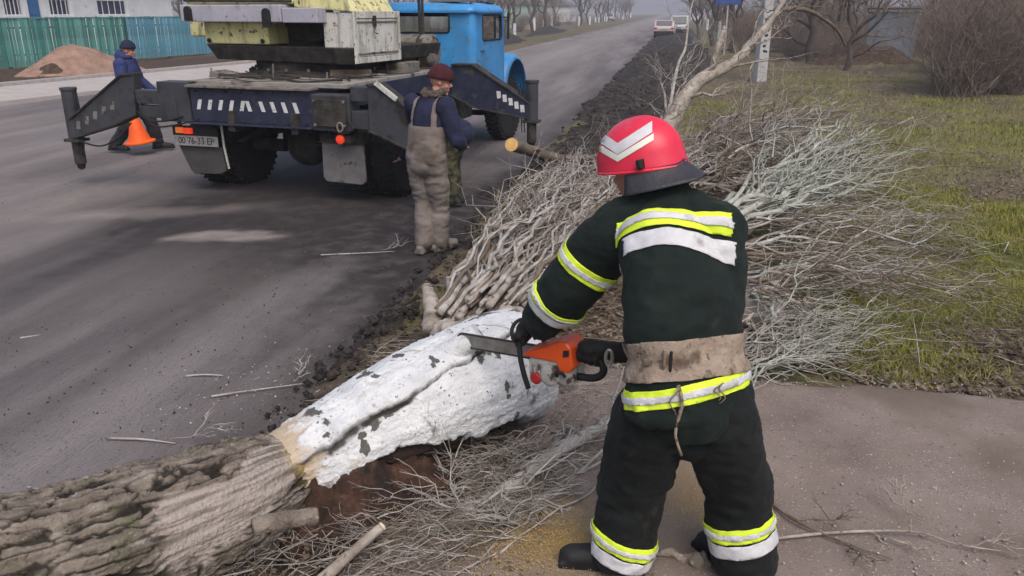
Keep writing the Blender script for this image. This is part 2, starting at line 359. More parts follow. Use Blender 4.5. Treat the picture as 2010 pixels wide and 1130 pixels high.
nz = 0.5 + 0.9 * fbm(V * np.array([1.4, 0.5, 1]), 3, 61)
wet = np.clip((blob(-4.0, 8.6, 2.6, 2.2, 1.0) + blob(-2.9, 6.6, 0.9, 1.7, 0.55) + 0.6 * np.exp(-((px - road_r(py)) / 0.38) ** 2) * sstep(60, 20, py)
               + 0.35 * np.exp(-((px + 3.4 + .1 * np.sin(py)) / 0.22) ** 2) * sstep(10, 4, py) + 0.35 * np.exp(-((px + 4.9) / 0.25) ** 2) * sstep(10, 4, py)) * (0.45 + nz), 0, 0.93)
trk = 0 * px
for x0_, a_ in ((-2.75, .55), (-3.25, .4), (-4.15, .5), (-4.7, .3), (-5.6, .45), (-6.9, .4), (-8.6, .4), (-10.2, .35), (-12.5, .3)):
    wob_ = x0_ + .06 * py + .22 * np.sin(py * .35 + x0_ * 3) + .03 * fbm(V * np.array([0, 2.0, 0]), 2, 64)
    trk = np.maximum(trk, a_ * sstep(.21, .15, np.abs(px - wob_)) * np.clip(.55 + 1.1 * fbm(V * np.array([3.0, .7, 1]), 3, 65), 0, 1))
wet = np.clip(wet + .55 * trk * sstep(26, 14, py), 0, .93)
fattr(me, 'wet', wet)
c5 = G(465, 468); c6 = G(260, 425)
nh = fbm(V * np.array([3.2, 2.2, 1]), 4, 66)
dust = np.clip(.75 * sstep(.30, .62, blob(c5.x, c5.y, 0.62, 0.20, 1.1, 0.30) + .42 * nh) * (.6 + .5 * nz) + .40 * sstep(.15, .9, blob(c6.x, c6.y, 1.7, 0.30, 0.9, 0.40) + .45 * nh)+ 0.6 * sstep(-5.2, -7.0, px) * np.clip(.5 + fbm(V * np.array([1.2, .35, 1]), 3, 67), 0, 1) * sstep(20, 12, py) + .3 * np.clip(fbm(V * np.array([2.2, .5, 1]), 3, 68) + .2, 0, 1) * sstep(8, 5, py)
               + 0.45 * np.exp(-((px + 7.8 + 0.25 * np.sin(py * .3)) / 0.9) ** 2) * nz + 0.55 * np.exp(-((px - (road_l(py) + 3.2)) / 2.2) ** 2) * sstep(12, 24, py)
               + 0.35 * np.exp(-((px + 5.9) / 0.35) ** 2) * nz * sstep(9, 6, py) , 0, 0.8)
fattr(me, 'dust', dust)
struct(ob('road', me, 'asphalt'))

# black soil bank between road and grass
by = stations([(0.5, 12, 300), (12, 40, 220), (40, 110, 90)]); nb = 60
tt = np.linspace(0, 1, nb); V = []
def bank_w(y): return 0.62 + 0.25 * math.sin(y * 0.9) * (y < 8) + 1.5 * float(sstep(6, 14, np.array(y))) + 1.6 * float(sstep(20, 40, np.array(y)))
def bank_h(y): return 0.055 + 0.10 * float(sstep(6, 12, np.array(y))) + 0.20 * float(sstep(18, 32, np.array(y)))
def bank_pts(yy):
    w = bank_w(yy); h = bank_h(yy); x0 = road_r(yy) - 0.05
    return x0 + tt * w, h * np.sin(np.pi * tt) ** 0.7
for yy in by:
    xs, zs = bank_pts(yy); V.append(np.stack([xs, np.full(nb, yy), zs], 1))
V = np.concatenate(V)
hh = np.clip(V[:, 2], 0, 1); far = sstep(7, 25, V[:, 1])
V[:, 0] += 0.22 * fbm(V * np.array([0.0, 1.3, 0.0]), 3, 71) + 0.05 * fbm(V * 4, 2, 72)
V[:, 2] = -0.05 + hh * (0.75 + 0.6 * fbm(V * 1.6, 3, 73)) + (0.06 + 0.10 * far) * np.abs(fbm(V * np.array([4, 4, 1]), 3, 74)) + 0.045 * fbm(V * 9, 3, 75) + .03 * fbm(V * 24, 2, 76) + 0.02
me = np_mesh('soil_bank', V, grid_faces(nb, len(by))); smooth(me)
struct(ob('soil_bank', me, 'black_soil'))

# compacted sandy pad the firefighter stands on
qx = np.linspace(-2.4, 7.5, 150); qy = np.linspace(-1.5, 5.2, 120)
XX, YY = np.meshgrid(qx, qy); V = np.stack([XX.ravel(), YY.ravel(), 0 * XX.ravel()], 1)
edge = 4.72 + 0.10 * fbm(V * np.array([1.2, 0, 0]), 3, 81) + 0.05 * fbm(V * 6, 2, 82) - 0.02 * V[:, 0]
le = -0.95 + 0.35 * (V[:, 1] - 3.2) + 0.15 * fbm(V * np.array([0, 1.5, 0]), 2, 83)
V[:, 2] = 0.085 + 0.006 * fbm(V * 5, 3, 84) + 0.02 * fbm(V * .7, 2, 85) - 0.22 * sstep(-0.22, 0.18, V[:, 1] - edge) - 0.22 * sstep(-0.2, 0.3, le - V[:, 0])
def pad_z(x, y): return 0.085
me = np_mesh('pad', V, grid_faces(150, 120)); smooth(me)
a = G(1080, 1080); b2 = G(1330, 1010)
px, py = V[:, 0], V[:, 1]
nz = 0.6 + 0.9 * fbm(V * 5, 3, 86)
fattr(me, 'sawdust', np.clip((blob(a.x - .02, a.y, 0.22, 0.24, 1.3) + blob(b2.x, b2.y + .05, 0.25, 0.3, 0.55)) * nz, 0, 0.95))
struct(ob('sandy_pad', me, 'pad'))

# left side: pavement, border kerb, planting strip
def ribbon(name, xa, xb, y0, y1, z0, z1, m, n=24):
    mb = MB(); ys = np.linspace(y0, y1, n)
    for i in range(n - 1):
        a, b = ys[i], ys[i + 1]
        q = [(left_line(a, xa), a), (left_line(a, xb), a), (left_line(b, xb), b), (left_line(b, xa), b)]
        Vv = [(p[0], p[1], z0) for p in q] + [(p[0], p[1], z1) for p in q]
        mb.add(Vv, [(4, 5, 6, 7), (0, 1, 5, 4), (2, 3, 7, 6), (1, 2, 6, 5), (3, 0, 4, 7)])
    return struct(ob(name, mb, m))
ribbon('pavement', -18.55, -15.0, -5, 36, -0.25, 0.10, 'sidewalk')
ribbon('kerb', -18.85, -18.56, -5, 36, -0.25, 0.20, 'kerb')
ribbon('planting_strip', -23.6, -18.86, -5, 40, -0.25, 0.14, 'brown_soil')
# ============================================================ CRANE TRUCK
TR = thing('crane_truck', 'old crane truck with blue cab, striped outriggers and pale yellow turntable house', 'truck', (-4.3, 9.6, 0.012), R(-8))
def frame_panel(mb, u0, u1, v0, v1, hu0, hu1, hv0, hv1, axis, a, b, r=0.05):
    """wall u0..u1 x v0..v1 with a rounded window opening, extruded along axis from a to b"""
    seg = 4; hole = []
    for cx, cz, st in ((hu1 - r, hv1 - r, 0), (hu0 + r, hv1 - r, 90), (hu0 + r, hv0 + r, 180), (hu1 - r, hv0 + r, 270)):
        for k in range(seg + 1):
            t = R(st + 90 * k / seg); hole.append((cx + r * math.cos(t), cz + r * math.sin(t)))
    out = []
    for (x, z), (cu, cv) in zip(hole, [(u1, v1)] * (seg + 1) + [(u0, v1)] * (seg + 1) + [(u0, v0)] * (seg + 1) + [(u1, v0)] * (seg + 1)):
        out.append((cu, cv))
    n = len(hole)
    def P(p, t): return {'x': (t, p[0], p[1]), 'y': (p[0], t, p[1])}[axis]
    V = [P(p, a) for p in hole] + [P(p, a) for p in out] + [P(p, b) for p in hole] + [P(p, b) for p in out]
    F = []
    for i in range(n):
        j = (i + 1) % n
        F += [(i, j, n + j, n + i), (2 * n + j, 2 * n + i, 3 * n + i, 3 * n + j), (i, 2 * n + i, 2 * n + j, j), (n + i, n + j, 3 * n + j, 3 * n + i)]
    mb.add(V, F)
    return hole
def plate_on(hole, axis, t, m, name, parent):
    n = len(hole); P = (lambda p: (t, p[0], p[1])) if axis == 'x' else (lambda p: (p[0], t, p[1]))
    P2 = (lambda p: (t + .006, p[0], p[1])) if axis == 'x' else (lambda p: (p[0], t + .006, p[1]))
    mb = MB().add([P(p) for p in hole] + [P2(p) for p in hole], [tuple(range(n)), tuple(range(n, 2 * n))[::-1]] + [(i, (i + 1) % n, n + (i + 1) % n, n + i) for i in range(n)])
    return ob(name, mb, m, parent)
clear = mat('clear_glass', [(0.75, 0.8, 0.8), (0.8, 0.85, 0.85)], 3, 0.03, spec=0.5, trans=1.0)
# chassis rails, crossmembers, deck
mb = MB()
for s in (-1, 1): mb.box((0.42 * s, 2.0, 0.93), (0.09, 5.9, 0.24))
for yy in (-0.6, 0.4, 1.6, 2.6, 3.9): mb.box((0, yy, 0.93), (0.75, 0.1, 0.16))
ch = ob('chassis', mb, 'grime', TR, bevel=0.01)
mb = MB()
for s in (-1, 1):
    mb.tube([(0.33 * s, 0, 0.52), (0.95 * s, 0, 0.52)], 0.08, 10)
mb.ellipsoid((0, 0, 0.52), (0.28, 0.22, 0.24)); mb.tube([(0, 0, .56), (0, 2.4, .8)], .05, 8)
for s in (-1, 1):
    for k in range(6): mb.box((0.52 * s, 0, 0.66 + k * 0.022), (0.09, 1.3 - k * 0.18, 0.018))
ob('rear_axle', mb, 'grime', TR)
mb = MB().box((0, 0.72, 1.345), (2.02, 2.96, 0.05)); mb.box((0, 2.0, 1.25), (1.9, .5, .14))
dk = ob('deck', mb, 'dusty_deck', TR, bevel=0.008)
V = []
mb = MB()
for k in range(26):   # loose rods, hoses and boards lying on the deck
    x, y, a = rnd.uniform(-.9, .9), rnd.uniform(-.6, 0.1), rnd.uniform(0, 3.14); L = rnd.uniform(.15, .5)
    p = [Vector((x + math.cos(a) * L * t, y + .4 * math.sin(a) * L * t, 1.385 + rnd.uniform(0, .03))) for t in (-1, -.3, .4, 1)]
    mb.tube(p, rnd.choice((.008, .012, .02)), 6)
ob('deck_clutter', mb, 'grime', dk)
for x, y, h in ((-.06, -.55, .19), (.62, -.5, .11), (-1.0, -.45, .12)):
    ob('pin', MB().tube([(x, y, 1.37), (x + .01, y, 1.37 + h)], .009, 6), 'dusty_metal', dk)
ob('hook_plate', MB().prism([(-1.0, 1.371), (-.72, 1.371), (-.62, 1.40), (-.98, 1.46)], 'y', -.5, -.2), 'dusty_metal', dk, bevel=.006)
for k, (xa, ya, xb, yb) in enumerate(((-.8, -.75, .2, -.7), (.0, -.72, .9, -.62), (.3, -.6, .95, .4), (.6, .5, .98, 1.9))):
    p = [Vector((xa + (xb - xa) * t, ya + (yb - ya) * t + .05 * math.sin(9 * t + k), 1.392 + .012 * math.sin(7 * t + k))) for t in np.linspace(0, 1, 12)]
    ob('hose', MB().tube(p, .014, 6), 'grime' if k % 2 else 'dusty_metal', dk)
ob('tool_box', MB().box((.83, 1.1, 1.44), (.26, .5, .14)), 'dusty_metal', dk, bevel=.012)
ob('timber_block', MB().box((.55, .2, 1.42), (.5, .12, .09), (0, 0, .4)), 'branch_brown', dk, bevel=.008)
# rear outrigger beam (three boxes side by side)
bm_ = ob('rear_beam', MB().box((-0.17, -0.80, 1.10), (1.62, 0.2, 0.40)), 'navy_paint', TR, bevel=0.012)
ob('beam_flange', MB().box((-.17, -.82, 1.318), (1.64, .30, .03)), 'dusty_metal', bm_, bevel=.006)
ob('beam_flange', MB().box((-.17, -.84, .893), (1.64, .26, .02)), 'navy_paint', bm_, bevel=.005)
for k in range(10):
    x = -0.88 + k * 0.148; sl_ = 0.035 if k < 5 else -0.035
    if k == 5: x -= .03
    mb = MB().prism([(x - .025, 1.05), (x + .025, 1.05), (x + .025 + sl_, 1.165), (x - .025 + sl_, 1.165)], 'y', -.9035, -.9005)
    ob('white_stripe', mb, 'white_mark', bm_)
lb = ob('outrigger_sleeve', MB().box((-1.205, -.80, 1.125), (.44, .24, .46)).box((-1.2, -.925, 1.05), (.06, .01, .25)), 'dark_paint', TR, bevel=.012)
ob('outrigger_sleeve', MB().box((.885, -.80, 1.07), (.475, .24, .40)), 'dark_paint', TR, bevel=.012)
mb = MB().box((.885, -.935, 1.07), (.40, .03, .3)); ob('cover_plate', mb, 'grime', TR, bevel=.01)
mb = MB().box((-1.61, -.80, 1.165), (.36, .17, .16)).box((-1.61, -.8, .99), (.34, .14, .14)); ob('outrigger_slide', mb, 'dark_paint', TR, bevel=.01)
mb = MB().box((1.24, -.80, 1.28), (.24, .17, .16)).box((1.24, -.8, 1.0), (.24, .17, .2)); ob('outrigger_slide', mb, 'dark_paint', TR, bevel=.01)
# outrigger arms with their jacks
def arm(poly, y, th, nst, st0, st1, slant, jx, jt, jb, mark):
    a = ob('outrigger_arm', MB().prism(poly, 'y', y - th / 2, y + th / 2), 'navy_paint' if mark else 'dark_paint', TR, bevel=.01)
    n = len(poly)
    for i in range(n):     # welded flange round the web
        p, q = Vector((poly[i][0], 0, poly[i][1])), Vector((poly[(i + 1) % n][0], 0, poly[(i + 1) % n][1])); d = q - p
        M = Matrix.Rotation(-math.atan2(d.z, d.x), 3, 'Y')
        if abs(d.x) < .1: continue
        ob('flange', MB().box(((p + q) / 2 + Vector((0, y, 0))), (d.length, th + .05, .022), M), 'grime', a, bevel=.004)
    for k in range(nst):
        t = k / max(1, nst - 1); x = st0[0] + (st1[0] - st0[0]) * t; z = st0[1] + (st1[1] - st0[1]) * t
        ob('white_stripe', MB().prism([(x - .03, z - .05), (x + .03, z - .05), (x + .03 + slant, z + .05), (x - .03 + slant, z + .05)], 'y', y - th / 2 - .0035, y - th / 2 - .0005), 'white_mark' if mark else 'dusty_metal', a)
    j = ob('jack', MB().lathe([(.085, jb + .36), (.09, jb + .37), (.09, jt - .04), (.10, jt - .035), (.10, jt), (.05, jt + .005)], 16, Matrix.Translation((jx, y, 0))), 'dark_paint', TR, bevel=.004)
    ob('jack_collar', MB().box((jx, y, jb + .36), (.23, .2, .035)), 'grime', j, bevel=.006)
    ob('jack_ram', MB().lathe([(.07, jb + .06), (.07, jb + .36)], 14, Matrix.Translation((jx, y, 0))), 'grime', j)
    ob('jack_foot', MB().lathe([(.02, jb - .02), (.045, jb), (.055, jb + .05), (.045, jb + .062)], 14, Matrix.Translation((jx, y, 0))), 'black', j)
    for dx in (.11, .15):
        s = 1 if jx < 0 else -1
        p = [(jx + s * dx, y - .03, jt - .05), (jx + s * (dx + .03), y - .05, jt - .2), (jx + s * dx, y - .02, jb + .45), (jx + s * (dx - .02), y - .05, jb + .2)]
        ob('hydraulic_hose', MB().tube(p, .008, 6), 'black', j)
arm([(-1.77, 1.43), (-1.94, 1.42), (-2.86, .85), (-2.86, .62), (-2.2, .80), (-1.82, .95)], -.82, .14, 5, (-2.74, .79), (-2.16, 1.05), .02, -2.87, 1.24, .23, False)
arm([(1.36, 1.39), (1.50, 1.39), (2.05, 1.0), (2.05, .62), (1.8, .73), (1.36, .90)], -.86, .16, 0, (0, 0), (0, 0), 0, 2.0, 1.1, .2, False)
ob('top_plate', MB().box((1.60, -.97, 1.335), (.30, .02, .055), (0, R(35), 0)), 'grey_white', TR, bevel=.004)
arm([(1.10, 1.42), (1.42, 1.42), (2.26, .92), (2.26, .70), (1.40, .84), (1.08, 1.0)], 2.2, .16, 5, (1.82, 1.02), (2.17, .84), -.01, 2.28, 1.23, .3, True)
fb = ob('front_beam', MB().box((0, 2.2, 1.17), (2.14, .26, .42)), 'navy_paint', TR, bevel=.012)
ob('side_skirt', MB().box((1.0, .75, 1.22), (.04, 2.7, .22)), 'navy_paint', TR, bevel=.006)
ob('side_skirt', MB().box((-1.0, .75, 1.22), (.04, 2.7, .22)), 'navy_paint', TR, bevel=.006)
# wheels
def wheel_mesh(r, w):
    mb = MB(); n = 36
    prof = [(r * .62, -w / 2), (r * .9, -w / 2), (r * .97, -w * .42), (r, -w * .3), (r, w * .3), (r * .97, w * .42), (r * .9, w / 2), (r * .62, w / 2)]
    mb.lathe(prof, n); 
    for j in range(n):
        a = 2 * math.pi * j / n
        for s in (-1, 1):
            M = Matrix.Rotation(a, 3, 'Z') @ Matrix.Rotation(.4 * s, 3, 'X')
            mb.box(Vector((r * math.cos(a), r * math.sin(a), s * w * .23)), (.03, .035, w * .42), M)
    ty = mb.mesh('tyre')
    rm = MB().lathe([(.05, w * .32), (.10, w * .32), (.11, w * .18), (r * .5, w * .12), (r * .58, w * .40), (r * .635, w * .46), (r * .635, -w * .46)], 24)
    for j in range(8):
        a = 2 * math.pi * j / 8; rm.lathe([(.014, w * .12), (.014, w * .24)], 6, Matrix.Translation((.17 * math.cos(a), .17 * math.sin(a), 0)))
    return ty, rm.mesh('rim')
ty, rm = wheel_mesh(.53, .29)
ty.materials.append(MATS['tyre']); rm.materials.append(MATS['grime'])
rmb = rm.copy(); rmb.materials.clear(); rmb.materials.append(MATS['dusty_metal'])
def wheel(x, y, s, steer=0):
    w = ob('wheel', ty, None, TR); w.location = (x, y, .53); w.rotation_euler = (0, R(90) * s, steer)
    ob('rim', rmb, None, w)
for x, s in ((-1.26, -1), (-.93, -1), (.93, 1), (1.26, 1)): wheel(x, 0, s)
wheel(1.0, 4.72, 1, R(-4)); wheel(-.82, 4.72, -1, R(-4))
# mud flaps, lights, plate
ob('mud_flap', MB().prism([(.61, .72), (1.15, .70), (1.16, .28), (1.10, .235), (.64, .25), (.60, .3)], 'y', -.70, -.68), 'rubber_flap', TR, bevel=.006)
ob('mud_flap', MB().prism([(-1.38, .60), (-.75, .58), (-.72, .30), (-.80, .255), (-1.18, .235), (-1.24, .28)], 'y', -.74, -.70), 'rubber_dark', TR, bevel=.01)
ob('flap_bracket', MB().box((.88, -.70, .76), (.56, .05, .12)).box((.75, -.72, .86), (.05, .05, .12)).box((1.05, -.72, .86), (.05, .05, .12)), 'grime', TR, bevel=.006)
lp = ob('lamp_board', MB().box((-1.07, -.77, .77), (.64, .05, .12)), 'black', TR, bevel=.006)
for x in (-1.3, -.8): ob('lamp_strap', MB().box((x, -.76, .865), (.04, .03, .1)), 'black', lp)
ob('tail_lamp', MB().box((-1.27, -.81, .78), (.10, .04, .07)), 'tail_amber', lp, bevel=.008)
ob('tail_lamp', MB().box((-1.15, -.81, .775), (.12, .04, .07)), 'tail_red', lp, bevel=.008)
ob('lamp_housing', MB().box((.97, -.79, .775), (.20, .12, .1)), 'grime', TR, bevel=.01)
l2 = ob('tail_lamp', MB().lathe([(.05, 0), (.052, .02), (.04, .04), (.015, .047)], 16, Matrix.Translation((.95, -.853, .775)) @ Matrix.Rotation(R(90), 4, 'X')), 'tail_red', TR, sm=True)
npl = ob('number_plate', MB().box((-1.06, -.79, .655), (.62, .012, .125)), 'plate_white', TR, bevel=.004)
ob('pipe', MB().tube([(-.70, -.76, .86), (-.695, -.76, .6), (-.675, -.74, .33)], .014, 8), 'grey_white', TR)
def text_mesh(s, size):
    cu = bpy.data.curves.new('t', 'FONT'); cu.body = s; cu.size = size; cu.align_x = 'CENTER'; cu.align_y = 'CENTER'; cu.extrude = .0012
    o = bpy.data.objects.new('t', cu); C.objects.link(o); dg = bpy.context.evaluated_depsgraph_get()
    me = bpy.data.meshes.new_from_object(o.evaluated_get(dg), depsgraph=dg); bpy.data.objects.remove(o); return me
tm = text_mesh('00 76-33 EP', .108); tm.materials.clear(); tm.materials.append(MATS['black'])
t_ = ob('plate_lettering', tm, None, npl); t_['kind'] = 'stuff'; t_.location = (-1.06, -.7985, .652); t_.rotation_euler = (R(90), 0, 0); t_.scale = (.98, 1.05, 1)
# turntable and superstructure: built turned a little against the chassis
MS = Matrix.Translation((0.79, -.12, 0)) @ Matrix.Rotation(R(-5), 4, 'Z')
def sob(name, mb, m, parent=TR, bevel=.012, **k):
    me = mb.mesh(name) if isinstance(mb, MB) else mb
    me.transform(MS); return ob(name, me, m, parent, bevel=bevel, **k)
tt_ = ob('turntable', MB().lathe([(.98, 1.37), (.98, 1.43), (.88, 1.44), (.88, 1.56), (.5, 1.57)], 40, Matrix.Translation((-.25, .95, 0))), 'grime', TR)
for k in range(20):
    a = 2 * math.pi * k / 20; ob('bolt', MB().lathe([(.018, 1.43), (.018, 1.46), (.005, 1.462)], 6, Matrix.Translation((-.25 + .93 * math.cos(a), .95 + .93 * math.sin(a), 0))), 'dusty_metal', tt_)
un = MB()
V = [(-2.13, .06, 1.56), (-.06, .06, 1.53), (-.06, 2.2, 1.55), (-2.13, 2.2, 1.57), (-2.23, 0, 1.745), (-.005, 0, 1.725), (-.005, 2.2, 1.725), (-2.23, 2.2, 1.745)]
un.add(V, [(0, 3, 2, 1), (4, 5, 6, 7), (0, 1, 5, 4), (1, 2, 6, 5), (2, 3, 7, 6), (3, 0, 4, 7)])
sob('underframe', un, 'grime')
sob('counterweight', MB().box((-1.735, .3, 1.885), (1.0, .6, .27)), 'cream_yellow', bevel=.02)
for x in (-2.16, -1.32): sob('lifting_eye', MB().lathe([(.015, 0), (.03, .005), (.03, .03), (.012, .034)], 10, Matrix.Translation((x, 0.002, 1.79)) @ Matrix.Rotation(R(90), 4, 'X')), 'black')
sob('recess_panel', MB().box((-.83, .42, 1.9), (.80, .1, .36)), 'grime')
sob('drain_pipe', MB().tube([(-1.0, .3, 1.78), (-.7, .28, 1.8), (-.5, .3, 1.86)], .025, 8), 'grime')
wb = MB(); wb.box((-.215, .52, 1.925), (.43, 1.0, .40))
wbx = sob('side_locker', wb, 'grey_white', bevel=.012)
# cream framed panel on its right flank
fp = MB(); frame_panel(fp, -.005, 1.03, 1.55, 2.14, .04, .985, 1.62, 2.06, 'x', .0, .025, r=.02); sob('panel_frame', fp, 'grey_white', wbx, bevel=.004)
sob('panel', MB().box((.008, .51, 1.84), (.012, .93, .43)), 'grey_white', wbx, bevel=.002)
for z in (1.66, 2.02): sob('panel_rib', MB().box((.018, .51, z), (.02, .90, .018)), 'dusty_metal', wbx, bevel=.003)
sob('latch', MB().box((.03, .42, 2.03), (.03, .05, .12)).tube([(.05, .42, 1.97), (.05, .36, 1.9), (.05, .46, 1.88)], .008, 6), 'grime', wbx, bevel=.002)
# long pale beam, black arches standing in for its dark notches, then the house
lvb = MB().box((-1.65, .0, 2.115), (1.54, .36, .20)); sob('house_sill', lvb, 'lavender_grey')
sob('house_sill', MB().box((-.62, .0, 2.095), (.50, .34, .17)), 'lavender_grey')
for x, z, h in ((-2.28, 2.03, .17), (-1.08, 1.955, .22)):
    pr_ = [(x - .055, z)] + [(x + .055 * math.cos(t), z + h - .055 + .055 * math.sin(t)) for t in np.linspace(math.pi, 0, 9)] + [(x + .055, z)]
    sob('notch_arch', MB().prism(pr_[::-1], 'y', -.215, -.17), 'black', bevel=.004)
hs = sob('machinery_house', MB().box((-1.62, .95, 2.62), (1.64, 2.0, .80)), 'cream_yellow', bevel=.03)
sob('house_rail', MB().tube([(-2.45, -.06, 2.27), (-.8, -.06, 2.255)], .018, 8), 'grime', hs)
sob('house_door', MB().box((-1.9, -.06, 2.6), (.7, .03, .6)), 'cream_yellow', hs, bevel=.01)
cv = MB(); cv.add([(-.80, -.02, 2.185), (.0, .0, 2.13), (.03, .9, 2.13), (-.80, .9, 2.185), (-.80, -.02, 2.62), (-.34, .02, 2.62), (-.30, .9, 2.62), (-.80, .9, 2.62)],
       [(0, 3, 2, 1), (4, 5, 6, 7), (0, 1, 5, 4), (1, 2, 6, 5), (2, 3, 7, 6), (3, 0, 4, 7)])
sob('winch_cover', cv, 'cream_yellow', bevel=.015)
bo = sob('boom', MB().box((-1.0, 2.9, 3.5), (.5, 5.2, .5), (R(14), 0, 0)), 'cream_yellow', bevel=.02)
sob('boom_section', MB().box((-1.0, 6.2, 4.31), (.36, 2.4, .36), (R(14), 0, 0)), 'cream_yellow', bo, bevel=.015)
sob('boom_head', MB().lathe([(.06, -.2), (.18, -.19), (.18, .19), (.06, .2)], 18, Matrix.Translation((-1.0, 7.35, 4.6)) @ Matrix.Rotation(R(90), 4, 'Y')), 'grime', bo)
oc = MB(); hole = frame_panel(oc, .9, 2.2, 1.75, 3.2, 1.05, 2.05, 2.45, 3.05, 'x', -2.5, -2.46)
sob('operator_cab', MB().box((-2.9, 1.5, 2.45), (.78, 1.3, 1.3)), 'cream_yellow', bevel=.03)
# hydraulic tank behind the cab
ob('hydraulic_tank', MB().lathe([(.05, -.5), (.2, -.49), (.235, -.46), (.235, .46), (.2, .49), (.05, .5)], 28, Matrix.Translation((.42, 2.0, 1.60)) @ Matrix.Rotation(R(90), 4, 'Y')), 'dusty_metal', TR)
for x in (.1, .72): ob('tank_strap', MB().lathe([(.236, -.02), (.242, -.018), (.242, .018), (.236, .02)], 28, Matrix.Translation((x, 2.0, 1.60)) @ Matrix.Rotation(R(90), 4, 'Y')), 'grime', TR)
for x in (.55, .60): ob('exhaust_stack', MB().tube([(x, 2.3, 1.4), (x, 2.3, 2.45)], .022, 8), 'grime', TR)
# blue cab: rear wall, flanks, roof, hood, wings
cx0, cx1, cyr, cyf, cz0, cz1 = -.93, 1.27, 2.62, 3.95, 1.02, 2.12
mb = MB(); r = .12
h1 = frame_panel(mb, cx0 + r, cx1 - r, cz0, cz1, -.45, .88, 1.84, 2.10, 'y', cyr, cyr + .04, .05)
h2 = frame_panel(mb, cyr + r, cyf, cz0, cz1, cyr + .35, cyf - .1, 1.72, 2.08, 'x', cx1 - .04, cx1, .06)
h3 = frame_panel(mb, cyr + r, cyf, cz0, cz1, cyr + .35, cyf - .1, 1.72, 2.08, 'x', cx0, cx0 + .04, .06)
h4 = frame_panel(mb, cx0, cx1, cz0, cz1, cx0 + .1, cx1 - .1, 1.66, 2.07, 'y', cyf, cyf + .04, .08)
for x, sg in ((cx1 - r, 1), (cx0 + r, -1)):     # rounded rear corners
    n = 7; V = []
    for k in range(n):
        t = R(90) * k / (n - 1)
        for rr in (r, r - .04):
            for z in (cz0, cz1): V.append((x + sg * rr * math.sin(t), cyr + r - rr * math.cos(t), z))
    F = []
    for k in range(n - 1):
        a = 4 * k; b = a + 4; F += [(a, b, b + 1, a + 1), (a + 2, a + 3, b + 3, b + 2)]
    mb.add(V, F)
cab = ob('cab', mb, 'blue_paint', TR)
rf = MB()
for (z, ins) in ((cz1, .0), (cz1 + .05, .015), (cz1 + .10, .07), (cz1 + .135, .20), (cz1 + .15, .42)):
    pts = []
    for (ax, ay, st) in ((cx1 - r, cyf - r, 0), (cx0 + r, cyf - r, 90), (cx0 + r, cyr + r, 180), (cx1 - r, cyr + r, 270)):
        for k in range(6):
            t = R(st + 18 * k); pts.append((ax + (r + .03 - ins) * math.cos(t), ay + (r + .03 - ins) * math.sin(t), z))
    rf.v.extend(pts)
n = 24
for i in range(4):
    for j in range(n): rf.f.append((i * n + j, i * n + (j + 1) % n, (i + 1) * n + (j + 1) % n, (i + 1) * n + j))
rf.f.append(tuple(range(4 * n, 5 * n))); rf.f.append(tuple(range(n))[::-1])
ro = ob('roof', rf, 'blue_paint', cab, sm=True)
ob('roof_gutter', MB().box(((cx0 + cx1) / 2, cyr - .04, cz1 + .01), (cx1 - cx0 - .1, .03, .02)).box((cx1 + .04, (cyr + cyf) / 2, cz1 + .01), (.03, cyf - cyr - .1, .02)), 'blue_paint', ro)
for hh_, ax, t in ((h1, 'y', cyr + .02), (h2, 'x', cx1 - .02), (h3, 'x', cx0 + .02), (h4, 'y', cyf + .02)):
    plate_on(hh_, ax, t, 'clear_glass', 'window_pane', cab)
    P = (lambda p: (p[0], t - .02, p[1])) if ax == 'y' else (lambda p: (t + (.02 if t > 0 else -.02), p[0], p[1]))
    ob('window_gasket', MB().tube([P(p) for p in hh_] + [P(hh_[0])], .014, 6, caps=False), 'black', cab)
for x in (-.45, .45): ob('cab_seat', MB().box((x + .17, 3.0, 1.45), (.5, .16, .65)).box((x + .17, 3.25, 1.2), (.5, .5, .16)), 'black', cab, bevel=.04)
ob('cab_floor', MB().box((.17, 3.3, 1.03), (2.1, 1.3, .05)), 'black', cab)
ob('door_handle', MB().box((cx1 + .015, cyr + .32, 1.58), (.02, .12, .025)), 'steel', cab, bevel=.004)
ob('wing_mirror', MB().box((cx1 + .10, cyf - .05, 1.92), (.03, .04, .40)).tube([(cx1, cyf, 2.05), (cx1 + .1, cyf - .05, 2.05)], .01, 6), 'black', cab, bevel=.006)
ob('cowl', MB().box((.17, cyf + .25, 1.47), (1.75, .5, .42)), 'blue_paint', cab, bevel=.08, seg=4)
ob('hood', MB().box((.12, cyf + .85, 1.34), (1.05, 1.25, .55), taper=.9), 'blue_paint', cab, bevel=.08, seg=4)
def wing(x0, x1):
    n = 15; mbw = MB(); V = []
    for k in range(n):
        t = R(198 - 206 * k / (n - 1))
        yy = 4.72 + .66 * math.cos(t); zz = .86 + .66 * math.sin(t)
        for x, d in ((x0, -.02), (x0 + .04, .0), (x1 - .12, .0), (x1 - .04, -.03), (x1, -.09)):
            V.append((x, 4.72 + (.66 + d) * math.cos(t), .80 + (.66 + d) * math.sin(t)))
    F = grid_faces(5, n); mbw.add(V, [tuple(f) for f in F])
    mbw.prism([(4.72 - .64, .78)] + [(4.72 + .64 * math.cos(R(180 - 20 * k)), .80 + .64 * math.sin(R(180 - 20 * k))) for k in range(10)] + [(4.72 + .54 * math.cos(R(20 * k)), .80 + .54 * math.sin(R(20 * k))) for k in range(10)], 'x', x0 - .01, x0 + .01)
    o = ob('wing', mbw, 'blue_paint', cab, sm=True); sd_ = o.modifiers.new('s', 'SOLIDIFY'); sd_.thickness = .02
    return o
wing(.62, 1.26); wing(-.36 - .64, -.36)
